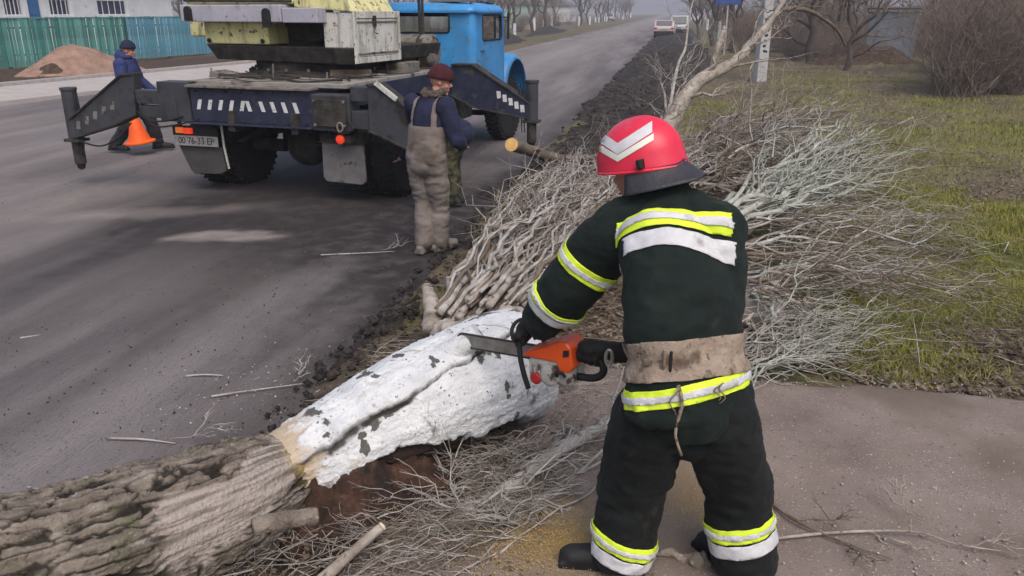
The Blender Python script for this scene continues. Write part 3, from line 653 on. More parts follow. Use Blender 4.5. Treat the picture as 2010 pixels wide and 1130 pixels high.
for x in (.98, -.72): ob('headlight', MB().lathe([(.02, 0), (.10, .0), (.11, .06), (.08, .1), (.02, .12)], 16, Matrix.Translation((x, 5.34, 1.12)) @ Matrix.Rotation(R(-90), 4, 'X')), 'steel', cab)
ob('running_board', MB().box((1.12, 3.6, .78), (.28, .8, .04)).box((1.12, 3.2, .9), (.26, .04, .2)), 'grime', TR, bevel=.006)
ob('fuel_tank', MB().box((.85, 2.9, .78), (.36, .5, .42)), 'grime', TR, bevel=.04)
ob('front_axle', MB().tube([(-.8, 4.72, .5), (-.5, 4.72, .44), (.6, 4.72, .44), (.98, 4.72, .5)], .05, 8), 'grime', TR)
ob('front_bumper', MB().box((.12, 5.62, .72), (2.2, .1, .2)), 'grime', TR, bevel=.02)
# dark filler box added below the deck to block light between the wheels
ob('light_block', MB().box((-.1, 1.1, .72), (1.5, .8, .62)), 'grime', TR, bevel=.02)

for x in list(np.linspace(-.9, .56, 8)):
    for z in (.935, 1.262): ob('bolt', MB().lathe([(.014, 0), (.014, .012), (.004, .014)], 6, Matrix.Translation((x, -.902, z)) @ Matrix.Rotation(R(90), 4, 'X')), 'grime', bm_)
for x, z in ((.70, .94), (.70, 1.2), (1.07, .94), (1.07, 1.2)): ob('bolt', MB().lathe([(.016, 0), (.016, .014), (.004, .016)], 6, Matrix.Translation((x, -.951, z)) @ Matrix.Rotation(R(90), 4, 'X')), 'dusty_metal', TR)
for k, p in enumerate((((-1.75, -.9, 1.15), (-1.6, -.95, .92), (-1.35, -.94, .90), (-1.1, -.93, .96)), ((-1.78, -.9, 1.0), (-1.5, -.96, .84), (-1.2, -.95, .86), (-.95, -.92, .92)), ((1.1, -.95, 1.02), (1.2, -1.0, .92), (1.05, -.98, .86), (.9, -.95, .9)), ((-2.75, -.92, .6), (-2.4, -.94, .55), (-2.1, -.94, .66), (-1.9, -.9, .85)))):
    ob('hydraulic_hose', MB().tube(catmull([np.array(q) for q in p], 16), .011, 6), 'black', TR, sm=True)
ob('shackle', MB().tube([(1.03 + .035 * math.cos(t), -.99, .93 + .05 * math.sin(t)) for t in np.linspace(0, 6.28, 14)], .012, 8, caps=False), 'dusty_metal', TR)
# ============================================================ FALLEN TREE
def swept(pts, rad, nv, nu):
    A = catmull([np.append(np.array(p), r) for p, r in zip(pts, rad)], nv); ax, rr = A[:, :3], A[:, 3]
    T = np.gradient(ax, axis=0); T /= np.linalg.norm(T, axis=1)[:, None]
    U = np.array([0, 0, 1.0]) - T * T[:, 2:3]; U /= np.linalg.norm(U, axis=1)[:, None]; Wd = np.cross(T, U)
    ph = np.linspace(-math.pi, math.pi, nu, endpoint=False)
    N = U[:, None] * np.cos(ph)[None, :, None] + Wd[:, None] * np.sin(ph)[None, :, None]
    s = np.concatenate([[0], np.cumsum(np.linalg.norm(np.diff(ax, axis=0), axis=1))])
    return ax, rr, N, s, ph
def cap_mesh(name, P):
    nv, nu, _ = P.shape; V = P.reshape(-1, 3); F = grid_faces(nu, nv, True)
    c0, c1 = P[0].mean(0), P[-1].mean(0); n = len(V)
    V = np.concatenate([V, [c0, c1]]); j = np.arange(nu); j2 = (j + 1) % nu
    T0 = np.stack([j2, j, np.full(nu, n)], 1); T1 = np.stack([(nv - 1) * nu + j, (nv - 1) * nu + j2, np.full(nu, n + 1)], 1)
    me = bpy.data.meshes.new(name); me.from_pydata(V.tolist(), [], F.tolist() + T0.tolist() + T1.tolist()); me.update(); smooth(me); return me
A = [G(545, 932, .22), G(650, 882, .25), G(760, 828, .30), G(870, 778, .34), G(965, 735, .36), G(1022, 712, .37)]
FT = thing('fallen_tree', 'fallen whitewashed tree trunk with rough bark base and bunched grey shoots along the road edge', 'tree', (A[2].x, A[2].y, 0))
ax, rr, N, s, ph = swept(A, [.190, .225, .270, .305, .315, .300], 320, 280)
SS, PH = np.meshgrid(s, ph, indexing='ij'); L = s[-1]; u = SS / L
q = np.stack([SS * 3, np.cos(PH) * .8, np.sin(PH) * .8], -1).reshape(-1, 3)
d = 0.012 * fbm(q * 1.3, 3, 101) + .008 * fbm(q * np.array([2.5, 9, 9]), 3, 102) + .005 * fbm(q * np.array([9, 26, 26]), 3, 103) + .003 * fbm(q * 40, 2, 107)
d = d.reshape(SS.shape)
line = np.stack([SS * 5, 0 * SS, 0 * SS], -1).reshape(-1, 3)
cr_ph = R(60) - R(34) * u + (.10 * fbm(line, 3, 104) + .05 * fbm(line * 5, 2, 108)).reshape(SS.shape)
wd = .022 + .075 * np.exp(-((u - .12) / .22) ** 2) + .02 * fbm(line * 3, 2, 109).reshape(SS.shape)
wd = np.maximum(wd, .012)
ck = np.exp(-((PH - cr_ph) / wd) ** 2) * sstep(1.0, .9, u)
d = d - .032 * ck + (.016 * np.exp(-((PH - cr_ph + .16) / .14) ** 2) - .010 * np.exp(-((PH - cr_ph - .30) / .2) ** 2)) * (1 - u)
rn = fbm(q * np.array([1.6, 3, 3]), 4, 105).reshape(SS.shape); rf_ = fbm(q * 9, 3, 120).reshape(SS.shape)
rot = sstep(R(104), R(112), PH + .22 * rn + .10 * rf_ + .34 * np.exp(-((u - .36) / .16) ** 2) - .25 * sstep(.65, .95, u)) * sstep(.98, .8, u)
d = d - .045 * rot * (1 + rn)
torn = sstep(.13, .06, u + .10 * rn + .07 * rf_)
d = d - .014 * torn
ck = np.clip(ck * (1.1 + 1.2 * rf_), 0, 1)
end = .03 * fbm(np.stack([np.cos(ph) * 3, np.sin(ph) * 3, 0 * ph], 1), 3, 106) + .02 * fbm(np.stack([np.cos(ph) * 12, np.sin(ph) * 12, 0 * ph], 1), 2, 116)
P = ax[:, None] + N * (rr[:, None] + d)[..., None]
Tdir = np.array((A[5] - A[0]).normalized())
P[:14] += (Tdir[None, None] * (-(np.linspace(1, 0, 14)[:, None] * np.abs(end[None]) * 4)[..., None]))
me = cap_mesh('whitewashed_trunk', P)
z2 = np.zeros(2)
fattr(me, 'crack', np.append(np.clip(ck * 1.25, 0, 1).ravel(), z2)); fattr(me, 'torn', np.append(torn.ravel(), [1, 1])); fattr(me, 'rot', np.append(rot.ravel(), z2))
tw = wob('whitewashed_trunk', me, 'whitewash', FT); tw['label'] = 'smooth whitewashed part of the trunk with a long dark crack'
# saw-cut end disc of the trunk
Md = Matrix.Translation(A[5] + Vector(Tdir) * .012) @ Vector(Tdir).to_track_quat('Z', 'Y').to_matrix().to_4x4()
mb = MB().lathe([(.01, .0), (.262, .0), (.27, .012), (.255, .025), (.1, .03), (.01, .032)], 40, Md); wob('cut_face', mb, 'cut_pale', FT, sm=False)
# bark base
B = [G(-420, 1260, .20), G(-150, 1195, .20), G(90, 1128, .20), G(270, 1062, .20), G(420, 1000, .20), G(520, 950, .20), G(585, 918, .19)]
ax, rr, N, s, ph = swept(B, [.30, .31, .30, .285, .26, .225, .15], 430, 330)
SS, PH = np.meshgrid(s, ph, indexing='ij'); L = s[-1]; u = SS / L
q = np.stack([SS, np.cos(PH) * .28, np.sin(PH) * .28], -1).reshape(-1, 3)
# plates of bark: cells stretched along the trunk, each with its own height and tilt
uv = np.stack([SS.ravel() * 5.0, PH.ravel() * .28 * 34.0], 1); per = 2 * math.pi * .28 * 34.0
uv = uv + .80 * np.stack([fbm(q * 7, 3, 110), fbm(q * 7, 3, 111)], 1) + .30 * np.stack([fbm(q * 30, 2, 112), fbm(q * 34, 2, 113)], 1)
npt = int(L * 5.0 * per * .6); cp_ = np.stack([nrs.rand(npt) * (L * 5.0 + 2) - 1, (nrs.rand(npt) - .5) * per], 1); hgt = nrs.rand(npt); tl_ = nrs.randn(npt, 2) * .35
F1 = np.full(len(uv), 9.0); F2 = np.full(len(uv), 9.0); idx = np.zeros(len(uv), int)
order = np.argsort(cp_[:, 0]); cp_, hgt, tl_ = cp_[order], hgt[order], tl_[order]
nvr, nur = SS.shape
for i0 in range(0, nvr, 10):
    sl_ = slice(i0 * nur, min(nvr, i0 + 10) * nur); p_ = uv[sl_]; k_ = np.where((cp_[:, 0] > p_[:, 0].min() - 3) & (cp_[:, 0] < p_[:, 0].max() + 3))[0]
    if len(k_) < 3: continue
    dx = p_[:, None, 0] - cp_[None, k_, 0]; dy = p_[:, None, 1] - cp_[None, k_, 1]; dy = dy - per * np.round(dy / per); D_ = np.sqrt(dx * dx + dy * dy)
    pa = np.argpartition(D_, 1, axis=1)[:, :2]; d1 = np.take_along_axis(D_, pa, 1); F1[sl_] = d1.min(1); F2[sl_] = d1.max(1)
    w_ = np.where(d1[:, 0] < d1[:, 1], pa[:, 0], pa[:, 1]); idx[sl_] = k_[w_]
gap = (F2 - F1).reshape(SS.shape)
cr = sstep(.26, .08, gap + .10 * fbm(q * 20, 2, 118).reshape(SS.shape))
hp = (hgt[idx] + ((uv - cp_[idx]) * tl_[idx]).sum(1).clip(-.6, .6)).reshape(SS.shape)
big = fbm(q * 3.0, 3, 115).reshape(SS.shape)
xw = ax[:, 0]
# bare inner wood exposed on the upper right stretch
cen = .5 + .22 * sstep(.62, .9, u)
rag = fbm(q * np.array([6, 26, 26]), 3, 119).reshape(SS.shape)
bare = sstep(.36, .30, np.abs(PH - R(48) - R(10) * (.8 - u) / .2 - .5 * big - .22 * rag) * .75) * sstep(.62, .66, u + .14 * big + .05 * rag)
fine = fbm(q * np.array([9, 60, 60]), 3, 116).reshape(SS.shape)
d = (.009 * (1 - cr) + .009 * hp * (1 - cr) + .028 * big - .014 * sstep(.12, .0, np.abs(fbm(q * np.array([7, 40, 40]), 3, 123)).reshape(SS.shape)) + .012 * fbm(q * np.array([22, 50, 50]), 3, 117).reshape(SS.shape)) * (1 - bare) + bare * (.006 * fine + .014 * big + .002)
d -= .05 * np.exp(-((PH - R(-22) - .3 * big) / .10) ** 2) * sstep(.6, .8, u) 
P = ax[:, None] + N * (rr[:, None] + d)[..., None]
P[:, :, 2] = np.maximum(P[:, :, 2], -.03)
me = cap_mesh('bark_base', P)
fattr(me, 'bare', np.append(np.clip(bare * 1.1, 0, 1).ravel(), z2)); fattr(me, 'crack', np.append((np.clip(cr, 0, 1) * (1 - bare * .85)).ravel(), z2))
fattr(me, 'grain', np.append(np.clip(.75 * sstep(.02, .35, fbm(q * np.array([5, 75, 75]), 3, 124)).reshape(SS.shape), 0, 1).ravel(), z2))
yel = np.exp(-((u - .955) / .035) ** 2) * np.exp(-((PH - R(45)) / .35) ** 2) * 1.1
fattr(me, 'yellow', np.append(np.clip(yel, 0, .9).ravel(), z2))
bo_ = wob('bark_base', me, 'bark', FT); bo_['label'] = 'rough grey bark base of the trunk with a bare patch of pale wood'
# stubs of sawn limbs on the head of the trunk
def stub(pts, rads, m='whitewash', cap='cut_pale'):
    pts = catmull(pts, 14); rads = np.interp(np.linspace(0, 1, 14), np.linspace(0, 1, len(rads)), rads)
    mb = MB().tube(pts, list(rads), 18)
    me = mb.mesh('limb_stub'); V = coords(me); V += normals(me) * (.012 * fbm(V * 9, 3, 121) + .006 * fbm(V * 30, 2, 122))[:, None]
    me.vertices.foreach_set('co', V.astype(np.float32).ravel()); me.update()
    o = wob('limb_stub', me, m, FT, sm=True)
    d = Vector(pts[-1] - pts[-2]).normalized(); M = Matrix.Translation(Vector(pts[-1])) @ d.to_track_quat('Z', 'Y').to_matrix().to_4x4()
    r = rads[-1]; c = ob('cut_face', MB().lathe([(.004, .0), (r * .99, .0), (r * .97, .01), (.004, .013)], 18, M), cap, o)
    return o
stub([G(842, 722, .50), G(886, 694, .60), G(937, 656, .70)], [.085, .062, .056], cap='whitewash')
stub([G(960, 660, .50), G(972, 640, .56), G(1000, 622, .62)], [.06, .05, .05])
stub([G(850, 650, .30), G(846, 600, .38), G(838, 565, .44)], [.06, .05, .035], 'branch_tan', 'branch_tan')
kn = MB().ellipsoid(G(878, 660, .30), (.09, .12, .10), 40, 26).ellipsoid(G(940, 655, .30), (.16, .15, .11), 40, 26).ellipsoid(G(1000, 650, .32), (.16, .2, .15), 40, 26)
me = remesh(kn, .012, 2); V = coords(me); push(me, .05 * fbm(V * 9, 4, 125) + .02 * fbm(V * 26, 3, 126)); wob('knotted_head', me, 'branch_tan', FT, sm=True)

# ------------------------------------------------------------ branches
def wavy(p0, p1, n, amp, seed, sag=0.0, freq=3.0):
    """a crooked line from p0 to p1: a few sine waves of random phase"""
    p0, p1 = np.array(p0), np.array(p1); t = np.linspace(0, 1, n); L = math.sqrt(float(((p1 - p0) ** 2).sum()))
    r = random.Random(seed); off = np.zeros((n, 3)); f0 = max(1.0, freq * L * .28)
    for k, w in ((1.0, .6), (2.3, .45), (4.9, .22)):
        for c in range(3): off[:, c] += w * np.sin(t * f0 * k * 4.2 * r.uniform(.7, 1.3) + r.uniform(0, 6.28))
    off = (off - off[0]) * (amp * .75); off[:, 2] *= .7; off[:, 2] += sag * 4 * t * (1 - t)
    return p0[None] + (p1 - p0)[None] * t[:, None] + off * np.minimum(1, t * 5)[:, None]
def branch_mesh(p0, p1, r0, r1, amp=.1, seed=0, ntw=8, tl=.6, n=16, sides=6, sag=0.0, zmin=.0, spread=.7, sub=2, freq=3.0):
    r = random.Random(seed); mb = MB(); main = wavy(p0, p1, n, amp, seed, sag, freq)
    main[:, 2] = np.maximum(main[:, 2], zmin + .012)
    rad = [r0 + (r1 - r0) * (k / (n - 1)) ** .8 for k in range(n)]
    mb.tube(main, rad, sides)
    L = np.linalg.norm(np.array(p1) - np.array(p0)); D = (np.array(p1) - np.array(p0)) / max(L, 1e-6)
    def twig(o, dirv, ln, rr, depth):
        e = o + dirv * ln; k = 6 if depth == 0 else 4
        w = wavy(o, e, k, ln * .16, r.randrange(9999)); w[:, 2] = np.maximum(w[:, 2], zmin + .008)
        mb.tube(w, [rr * (1 - .7 * i / (k - 1)) for i in range(k)], 4 if depth else 5, caps=False)
        if depth < sub:
            for _ in range(r.choice((1, 2, 2, 3))):
                i = r.randrange(1, k); dv = dirv + np.array([r.gauss(0, .45), r.gauss(0, .45), r.gauss(0, .3)]); dv /= np.linalg.norm(dv)
                twig(w[i], dv, ln * r.uniform(.35, .65), rr * .55, depth + 1)
    for _ in range(ntw):
        i = r.randrange(2, n); dv = D + np.array([r.gauss(0, spread), r.gauss(0, spread), r.gauss(0.05, spread * .6)]); dv /= np.linalg.norm(dv)
        twig(main[i], dv, tl * r.uniform(.5, 1.2), max(rad[i] * .55, .004), 0)
    return mb.mesh('branch')
# bunch of shoots growing from the head of the fallen trunk
for k in range(116):
    t = rnd.random(); lay = rnd.random()
    b0 = G(850, 640, .3).lerp(G(1060, 600, .36), t) + Vector((rnd.gauss(0, .06), rnd.gauss(0, .08), rnd.uniform(-.1, .12)))
    e = G(1062 + 300 * t + rnd.gauss(0, 25), 345 - 40 * t + rnd.gauss(0, 18), .12 + .55 * lay); f_ = rnd.choice((.6, .85, .95, 1.0, 1.1, 1.15))
    e = b0.lerp(e, f_)
    m = rnd.choice(('branch_grey', 'branch_grey', 'branch_tan', 'branch_tan', 'branch_brown'))
    r0 = rnd.choice((.009, .013, .016, .02, .026))
    me = branch_mesh(b0, e, r0, .006, rnd.uniform(.045, .10), 1000 + k, 5, .9, 30, 6, sag=rnd.uniform(.0, .18), zmin=.06, spread=.20, freq=6.0, sub=1)
    wob('branch', me, m, FT, sm=True)
# cut branches heaped beside it: each a thing of its own
def cut_branch(label, group, p0, p1, r0, r1, m, **k):
    me = branch_mesh(p0, p1, r0, r1, **k); smooth(me); me.transform(Matrix.Translation(-Vector(p0)))
    o = ob('cut_branch', me, m); o.location = Vector(p0); return tag(o, label, 'branch', group)
for k in range(15):     # pale green limbs in a bundle
    t = rnd.random()
    b0 = G(1425, 425, .40) + Vector((rnd.gauss(0, .12), rnd.gauss(0, .14), rnd.uniform(-.15, .12)))
    e = G(1640 + 90 * rnd.random(), 235 + 130 * t, .95 - .3 * t); e = b0.lerp(e, rnd.uniform(.7, 1.05))
    cut_branch('pale green-grey limb in the bundle fanning over the grass', 'pale limbs in the bundle over the grass', b0, e, rnd.uniform(.020, .040), .010, 'branch_green', amp=.11, seed=2000 + k, ntw=9, tl=.55, sag=.03, spread=.4)
for k in range(54):     # thin grey brush reaching over the grass
    t = k / 53
    b0 = G(1440, 430 + 190 * t, .28) + Vector((rnd.gauss(0, .2), rnd.gauss(0, .15), rnd.uniform(-.12, .15)))
    tx = 1840 - 420 * (t - .35) ** 2 * 1.2 - (150 if t > .8 else 0); ty = 400 + 230 * t
    e = G(tx + rnd.gauss(0, 40), ty + rnd.gauss(0, 20), rnd.uniform(.06, .45)); e = b0.lerp(e, rnd.uniform(.55, 1.05))
    cut_branch('thin grey branch of the loose brush spreading right onto the grass', 'thin brush spread over the grass', b0, e, rnd.uniform(.010, .022), .004,
               rnd.choice(('branch_grey', 'branch_green', 'branch_brown', 'branch_brown', 'branch_tan')), amp=.14, seed=3000 + k, ntw=6, tl=.65, sag=.06, zmin=.04, spread=.36, sub=1)
for k in range(22):     # low fan at the edge of the pad
    t = k / 21
    b0 = G(1440, 640 + 110 * t, .15) + Vector((rnd.gauss(0, .1), rnd.gauss(0, .1), 0)); e = G(1700 - 60 * t + rnd.gauss(0, 30), 610 + 140 * t * rnd.random(), rnd.uniform(.08, .25))
    cut_branch('low grey twiggy branch lying along the edge of the sandy pad', 'low brush along the pad edge', b0, b0.lerp(e, rnd.uniform(.6, 1.05)), rnd.uniform(.006, .013), .002, rnd.choice(('branch_grey', 'branch_green', 'branch_tan')), amp=.09, seed=3400 + k, ntw=7, tl=.4, zmin=.05, spread=.40, sub=1)
for k in range(46):     # brown tangle behind the helmet
    b0 = G(rnd.uniform(1280, 1420), rnd.uniform(290, 380), .2); a = rnd.uniform(-.5, 1.2); Lb = rnd.uniform(1.2, 2.8)
    e = b0 + Vector((math.cos(a) * Lb, math.sin(a) * Lb, rnd.uniform(-.05, .75)))
    cut_branch('crooked brown branch in the tangled heap beyond the firefighter', 'brown tangle of branches', b0, e, rnd.uniform(.010, .03), .005, rnd.choice(('branch_brown', 'branch_brown', 'branch_tan', 'branch_grey')), amp=.26, seed=4000 + k, ntw=12, tl=.75, zmin=.05, spread=.7, sag=.1)
for k in range(40):     # thin twigs in front, under the firefighter's stick
    t = rnd.random()
    b0 = G(rnd.uniform(1080, 1200), rnd.uniform(800, 1010), .07); e = G(rnd.uniform(640, 930), 1030 + 110 * rnd.random(), rnd.uniform(.05, .14))
    if rnd.random() < .3: b0 = G(rnd.uniform(1000, 1190), rnd.uniform(830, 900), .1); e = G(rnd.uniform(780, 960), rnd.uniform(900, 1010), .1)
    cut_branch('thin dry grey branch in the brush between trunk and sawdust', 'thin brush in front of the trunk', b0, b0.lerp(e, rnd.uniform(.5, 1.1)), rnd.uniform(.0035, .0075), .0018, rnd.choice(('branch_grey', 'branch_tan', 'branch_brown')), amp=.06, seed=5000 + k, ntw=9, tl=.3, zmin=.05, spread=.35)
for k, (a, b, c_, r_) in enumerate((((1195, 872), (1040, 985), (890, 1135), .0085), ((1180, 905), (1000, 1010), (905, 1075), .006), ((1150, 850), (980, 905), (830, 1000), .007), ((1190, 930), (1060, 1010), (960, 1120), .006), ((1120, 865), (930, 1000), (700, 1135), .007), ((1090, 880), (900, 960), (745, 1100), .006), ((1030, 860), (880, 960), (720, 1060), .0065), ((1000, 900), (850, 1020), (770, 1130), .0055))):
    p0, p1 = G(*a, .12), G(*c_, .07); cut_branch('long pale branch lying over the thin brush in front of the trunk', 'long pale branches in front of the trunk', p0, p1, r_, .003, ('branch_grey', 'branch_tan', 'branch_green')[k % 3], amp=.035, seed=5600 + k, ntw=7, tl=.35, zmin=.06, spread=.35, sub=1)
def single(name, label, cat, pts, rads, m, ends=(), seed=0, amp=.01, sides=14, twigs=0, tl=.4, n=26):
    P_ = catmull([np.array(p) for p in pts], n); rd = np.interp(np.linspace(0, 1, n), np.linspace(0, 1, len(rads)), rads)
    root = thing(name, label, cat, (P_[0][0], P_[0][1], P_[0][2]))
    mb = MB().tube(P_, list(rd), sides); me = mb.mesh('limb'); V = coords(me)
    V += normals(me) * (amp * fbm(V * 8, 3, seed) + amp * .5 * fbm(V * 26, 2, seed + 1))[:, None]; me.vertices.foreach_set('co', V.astype(np.float32).ravel()); me.update()
    wob('limb', me, m, root, sm=True)
    for i, cm in ends:
        d = Vector(P_[i] - P_[i - 1 if i else 1]).normalized(); M = Matrix.Translation(Vector(P_[i])) @ d.to_track_quat('Z', 'Y').to_matrix().to_4x4()
        r_ = rd[i]; wob('cut_face', MB().lathe([(.003, .002), (r_ * 1.04, .002), (r_ * 1.0, .012), (.003, .015)], 20, M), cm, root)
    r = random.Random(seed)
    for k in range(twigs):
        i = r.randrange(3, n - 1); D = P_[min(i + 2, n - 1)] - P_[i - 1]; D /= np.linalg.norm(D)
        dv = D + np.array([r.gauss(0, .6), r.gauss(0, .6), r.gauss(.1, .45)]); dv /= np.linalg.norm(dv); e = P_[i] + dv * tl * r.uniform(.5, 1.3)
        e[2] = max(e[2], .05)
        wob('twig', branch_mesh(P_[i], e, rd[i] * .35, .002, tl * .12, seed * 7 + k, 5, tl * .5, 8, 5, zmin=.03, spread=.5), m, root, sm=True)
    return root
single('straight_limb', 'straight pale grey limb resting across the brush before the firefighter', 'limb', [G(832, 1058, .07), G(1000, 955, .12), G(1105, 880, .17), G(1215, 820, .20)], [.026, .033, .030, .028], 'branch_grey', [(0, 'branch_tan')], 31, .004, twigs=9, tl=.5)
single('broken_limb', 'short broken brown limb leaning beside the rotten wood', 'limb', [G(630, 1140, .10), G(690, 1085, .14), G(748, 1035, .20)], [.024, .022, .018], 'branch_tan', [(25, 'cut_pale')], 32, .004)
single('broken_limb', 'thick bark-covered stick lying against the bare wood', 'limb', [G(497, 1035, .40), G(550, 1022, .40), G(622, 1012, .38)], [.03, .035, .03], 'bark', [], 33, .010)
single('sawn_limb', 'sawn limb with fresh orange cut end sticking out over the road', 'limb', [PD(1004, 284, 10.7), PD(1030, 292, 11.1), PD(1075, 306, 11.5), PD(1120, 314, 11.8), G(1190, 308, .28), G(1260, 290, .22)], [.088, .08, .075, .07, .06, .05], 'branch_brown', [(0, 'cut_wood')], 34, .008, twigs=3, tl=.5)
dl = [G(1275, 300, .0), PD(1312, 250, 13.2), PD(1335, 205, 13.4), PD(1372, 158, 13.6), PD(1425, 132, 13.8), PD(1452, 112, 13.9), PD(1480, 78, 14.1), PD(1512, 40, 14.3), PD(1560, -30, 14.5)]
single('dead_limb', 'tall crooked dead limb leaning out of the brush toward the concrete pole', 'limb', dl, [.15, .14, .13, .11, .09, .085, .07, .05, .03], 'branch_tan', [], 35, .02, twigs=14, tl=1.1, n=40)
single('arching_limb', 'thin arching limb curving from the dead limb to the grass', 'limb', [PD(1505, 40, 14.3), PD(1540, 18, 14.6), PD(1590, 22, 15), PD(1640, 55, 15.4), PD(1660, 90, 15.6)], [.04, .04, .035, .03, .02], 'branch_brown', [], 36, .008, twigs=9, tl=.8)
single('sapling', 'thin bent sapling rising beside the black soil bank', 'sapling', [G(1310, 235, .1), PD(1330, 130, 17.5), PD(1345, 95, 17.8), PD(1352, 40, 18), PD(1365, -20, 18.2)], [.035, .03, .026, .02, .014], 'branch_grey', [], 37, .006, twigs=10, tl=.8)
single('upright_stake', 'short pale stake standing in the brown tangle', 'stake', [G(1505, 300, .05), PD(1512, 262, 12.2), PD(1520, 226, 12.2)], [.04, .035, .033], 'branch_tan', [(25, 'cut_pale')], 38, .005)
single('upright_stake', 'stub of sawn limb standing by the base of the dead limb', 'stake', [PD(1395, 150, 13.7), PD(1405, 105, 13.7), PD(1420, 62, 13.8)], [.06, .05, .045], 'branch_tan', [(25, 'cut_pale')], 39, .006)
single('thin_limb', 'dark thin limb lying on the pad beside the boot', 'limb', [G(1512, 985, .10), G(1560, 1020, .11), G(1640, 1058, .10), G(1752, 1098, .10)], [.008, .007, .005, .003], 'branch_brown', [], 40, .001, 8, twigs=2, tl=.2)
single('thin_limb', 'long bent twig lying across the sandy pad', 'limb', [G(1405, 1078, .105), G(1500, 1060, .11), G(1640, 1045, .10), G(1790, 1043, .11), G(1880, 1068, .10), G(1990, 1085, .10)], [.004, .006, .006, .005, .004, .002], 'branch_tan', [], 41, .001, 8, twigs=3, tl=.2)
for k, (a, b, c) in enumerate((((55, 955), (95, 965), (135, 972)), ((210, 860), (280, 862), (345, 870)), ((365, 738), (400, 735), (440, 737)), ((415, 778), (480, 768), (600, 752)), ((40, 663), (60, 660), (78, 657)), ((630, 500), (700, 497), (775, 493)), ((620, 770), (680, 745), (760, 720)))):
    single('road_twig', ['pale twig lying on the asphalt beside the bark base', 'long thin twig reaching over the asphalt from the trunk', 'short pale twig alone on the dark asphalt', 'long low twig on the asphalt before the trunk', 'tiny pale twig alone on the far asphalt track', 'twig on the asphalt near the worker in overalls', 'slanting twig where asphalt meets black soil'][k], 'twig',
           [G(*a, .02), G(*b, .025), G(*c, .02)], [.007, .006, .003], 'branch_grey', [], 60 + k, .001, 6, twigs=1 if k % 2 else 0, tl=.25, n=12)
# rotten wood heap under the trunk
qx = np.linspace(-1, 1, 150); XX, YY = np.meshgrid(qx, qx); c = G(720, 1000, 0)
V = np.stack([XX.ravel() * .75, YY.ravel() * .42, 0 * XX.ravel()], 1); V[:, :2] = V[:, :2] @ np.array([[.8, .6], [-.6, .8]]); V[:, 0] += c.x; V[:, 1] += c.y
rr2 = np.hypot(XX, YY).ravel(); V[:, 2] = .26 * sstep(1.0, .1, rr2) * (1 + .5 * fbm(V * 5, 3, 131)) + .05 * np.abs(fbm(V * np.array([14, 22, 1]), 4, 132)) + .018 * fbm(V * 45, 2, 133) - .03
me = np_mesh('rotten_wood', V, grid_faces(150, 150)); smooth(me)
o = ob('rotten_wood', me, 'rotten'); tag(o, 'heap of crumbly red-brown rotten wood under the trunk', 'rotten wood')
# sawn log block half hidden in the brush
lb_ = thing('log_block', 'sawn block of pale log lying in the brush behind the firefighter', 'log', G(1490, 640, 0))
p = G(1497, 600, .22)
me = remesh(MB().tube([p + Vector((-.22, -.02, 0)), p + Vector((.10, .02, .01))], [.17, .175], 24), .016, 4); V = coords(me); push(me, .012 * fbm(V * 8, 3, 141)); wob('log', me, 'stone_grey', lb_, sm=True)
# grey root lump between the boots
c = G(1365, 1108, .09); rl = thing('root_lump', 'small gnarled grey root between the boots of the firefighter', 'root', (c.x, c.y, .07))
mb = MB().ellipsoid(c + Vector((.01, 0, .015)), (.05, .035, .028), 14, 8, Matrix.Rotation(.5, 3, 'Y')).ellipsoid(c + Vector((-.03, .02, .01)), (.04, .03, .022))
for a_, l_ in ((2.9, .20), (.6, .08)): mb.tube([c + Vector((0, 0, .01)), c + Vector((math.cos(a_) * l_ * .5, math.sin(a_) * l_ * .5, .03)), c + Vector((math.cos(a_ + .2) * l_, math.sin(a_ + .2) * l_, .005))], [.022, .013, .006], 8)
me = remesh(mb, .008, 2); V = coords(me); push(me, .018 * fbm(V * 22, 3, 151) + .006 * fbm(V * 60, 2, 152)); wob('root', me, 'bark', rl, sm=True)
# ============================================================ PEOPLE
from mathutils.bvhtree import BVHTree
mat('turnout', [(0.0038, 0.0078, 0.0068), (0.007, 0.0135, 0.0115), (0.011, 0.020, 0.0165)], 4, 0.85, 0.35, 220, spec=0.25, spots=[((0.022, 0.027, 0.022), 9, 0.62, 0.1)], sheen=0.025)
mat('turnout_trousers', [(0.0045, 0.006, 0.006), (0.009, 0.011, 0.011)], 4, 0.85, 0.35, 220, spec=0.25, spots=[((0.024, 0.021, 0.017), 11, 0.63, 0.1)], sheen=0.025)
mat('fluo', [(0.62, 0.80, 0.03), (0.72, 0.90, 0.06)], 20, 0.6, 0.1, 150)
mat('silver', [(0.50, 0.50, 0.52), (0.64, 0.64, 0.66)], 14, 0.55, 0.2, 150, spots=[((0.34, 0.33, 0.32), 12, 0.6, 0.12)])
mat('leather', [(0.19, 0.145, 0.11), (0.28, 0.22, 0.17), (0.34, 0.275, 0.215)], 14, 0.85, 0.4, 70, spots=[((0.10, 0.07, 0.05), 8, 0.58, 0.08), ((0.12, 0.09, 0.07), 40, 0.6, 0.06)])
mat('helmet_red', [(0.62, 0.018, 0.05), (0.72, 0.035, 0.075)], 5, 0.35, 0.03, 40, spec=0.45, spots=[((0.5, 0.12, 0.13), 18, 0.66, 0.08)])
mat('helmet_pale', [(0.62, 0.66, 0.55), (0.72, 0.75, 0.66)], 10, 0.55)
mat('neck_leather', [(0.022, 0.022, 0.027), (0.045, 0.044, 0.052)], 6, 0.5, 0.2, 60, spec=0.4)
mat('skin', [(0.42, 0.20, 0.15), (0.54, 0.28, 0.21)], 12, 0.55, 0.1, 90)
mat('glove_black', [(0.008, 0.008, 0.009), (0.020, 0.019, 0.019)], 12, 0.75, 0.3, 120)
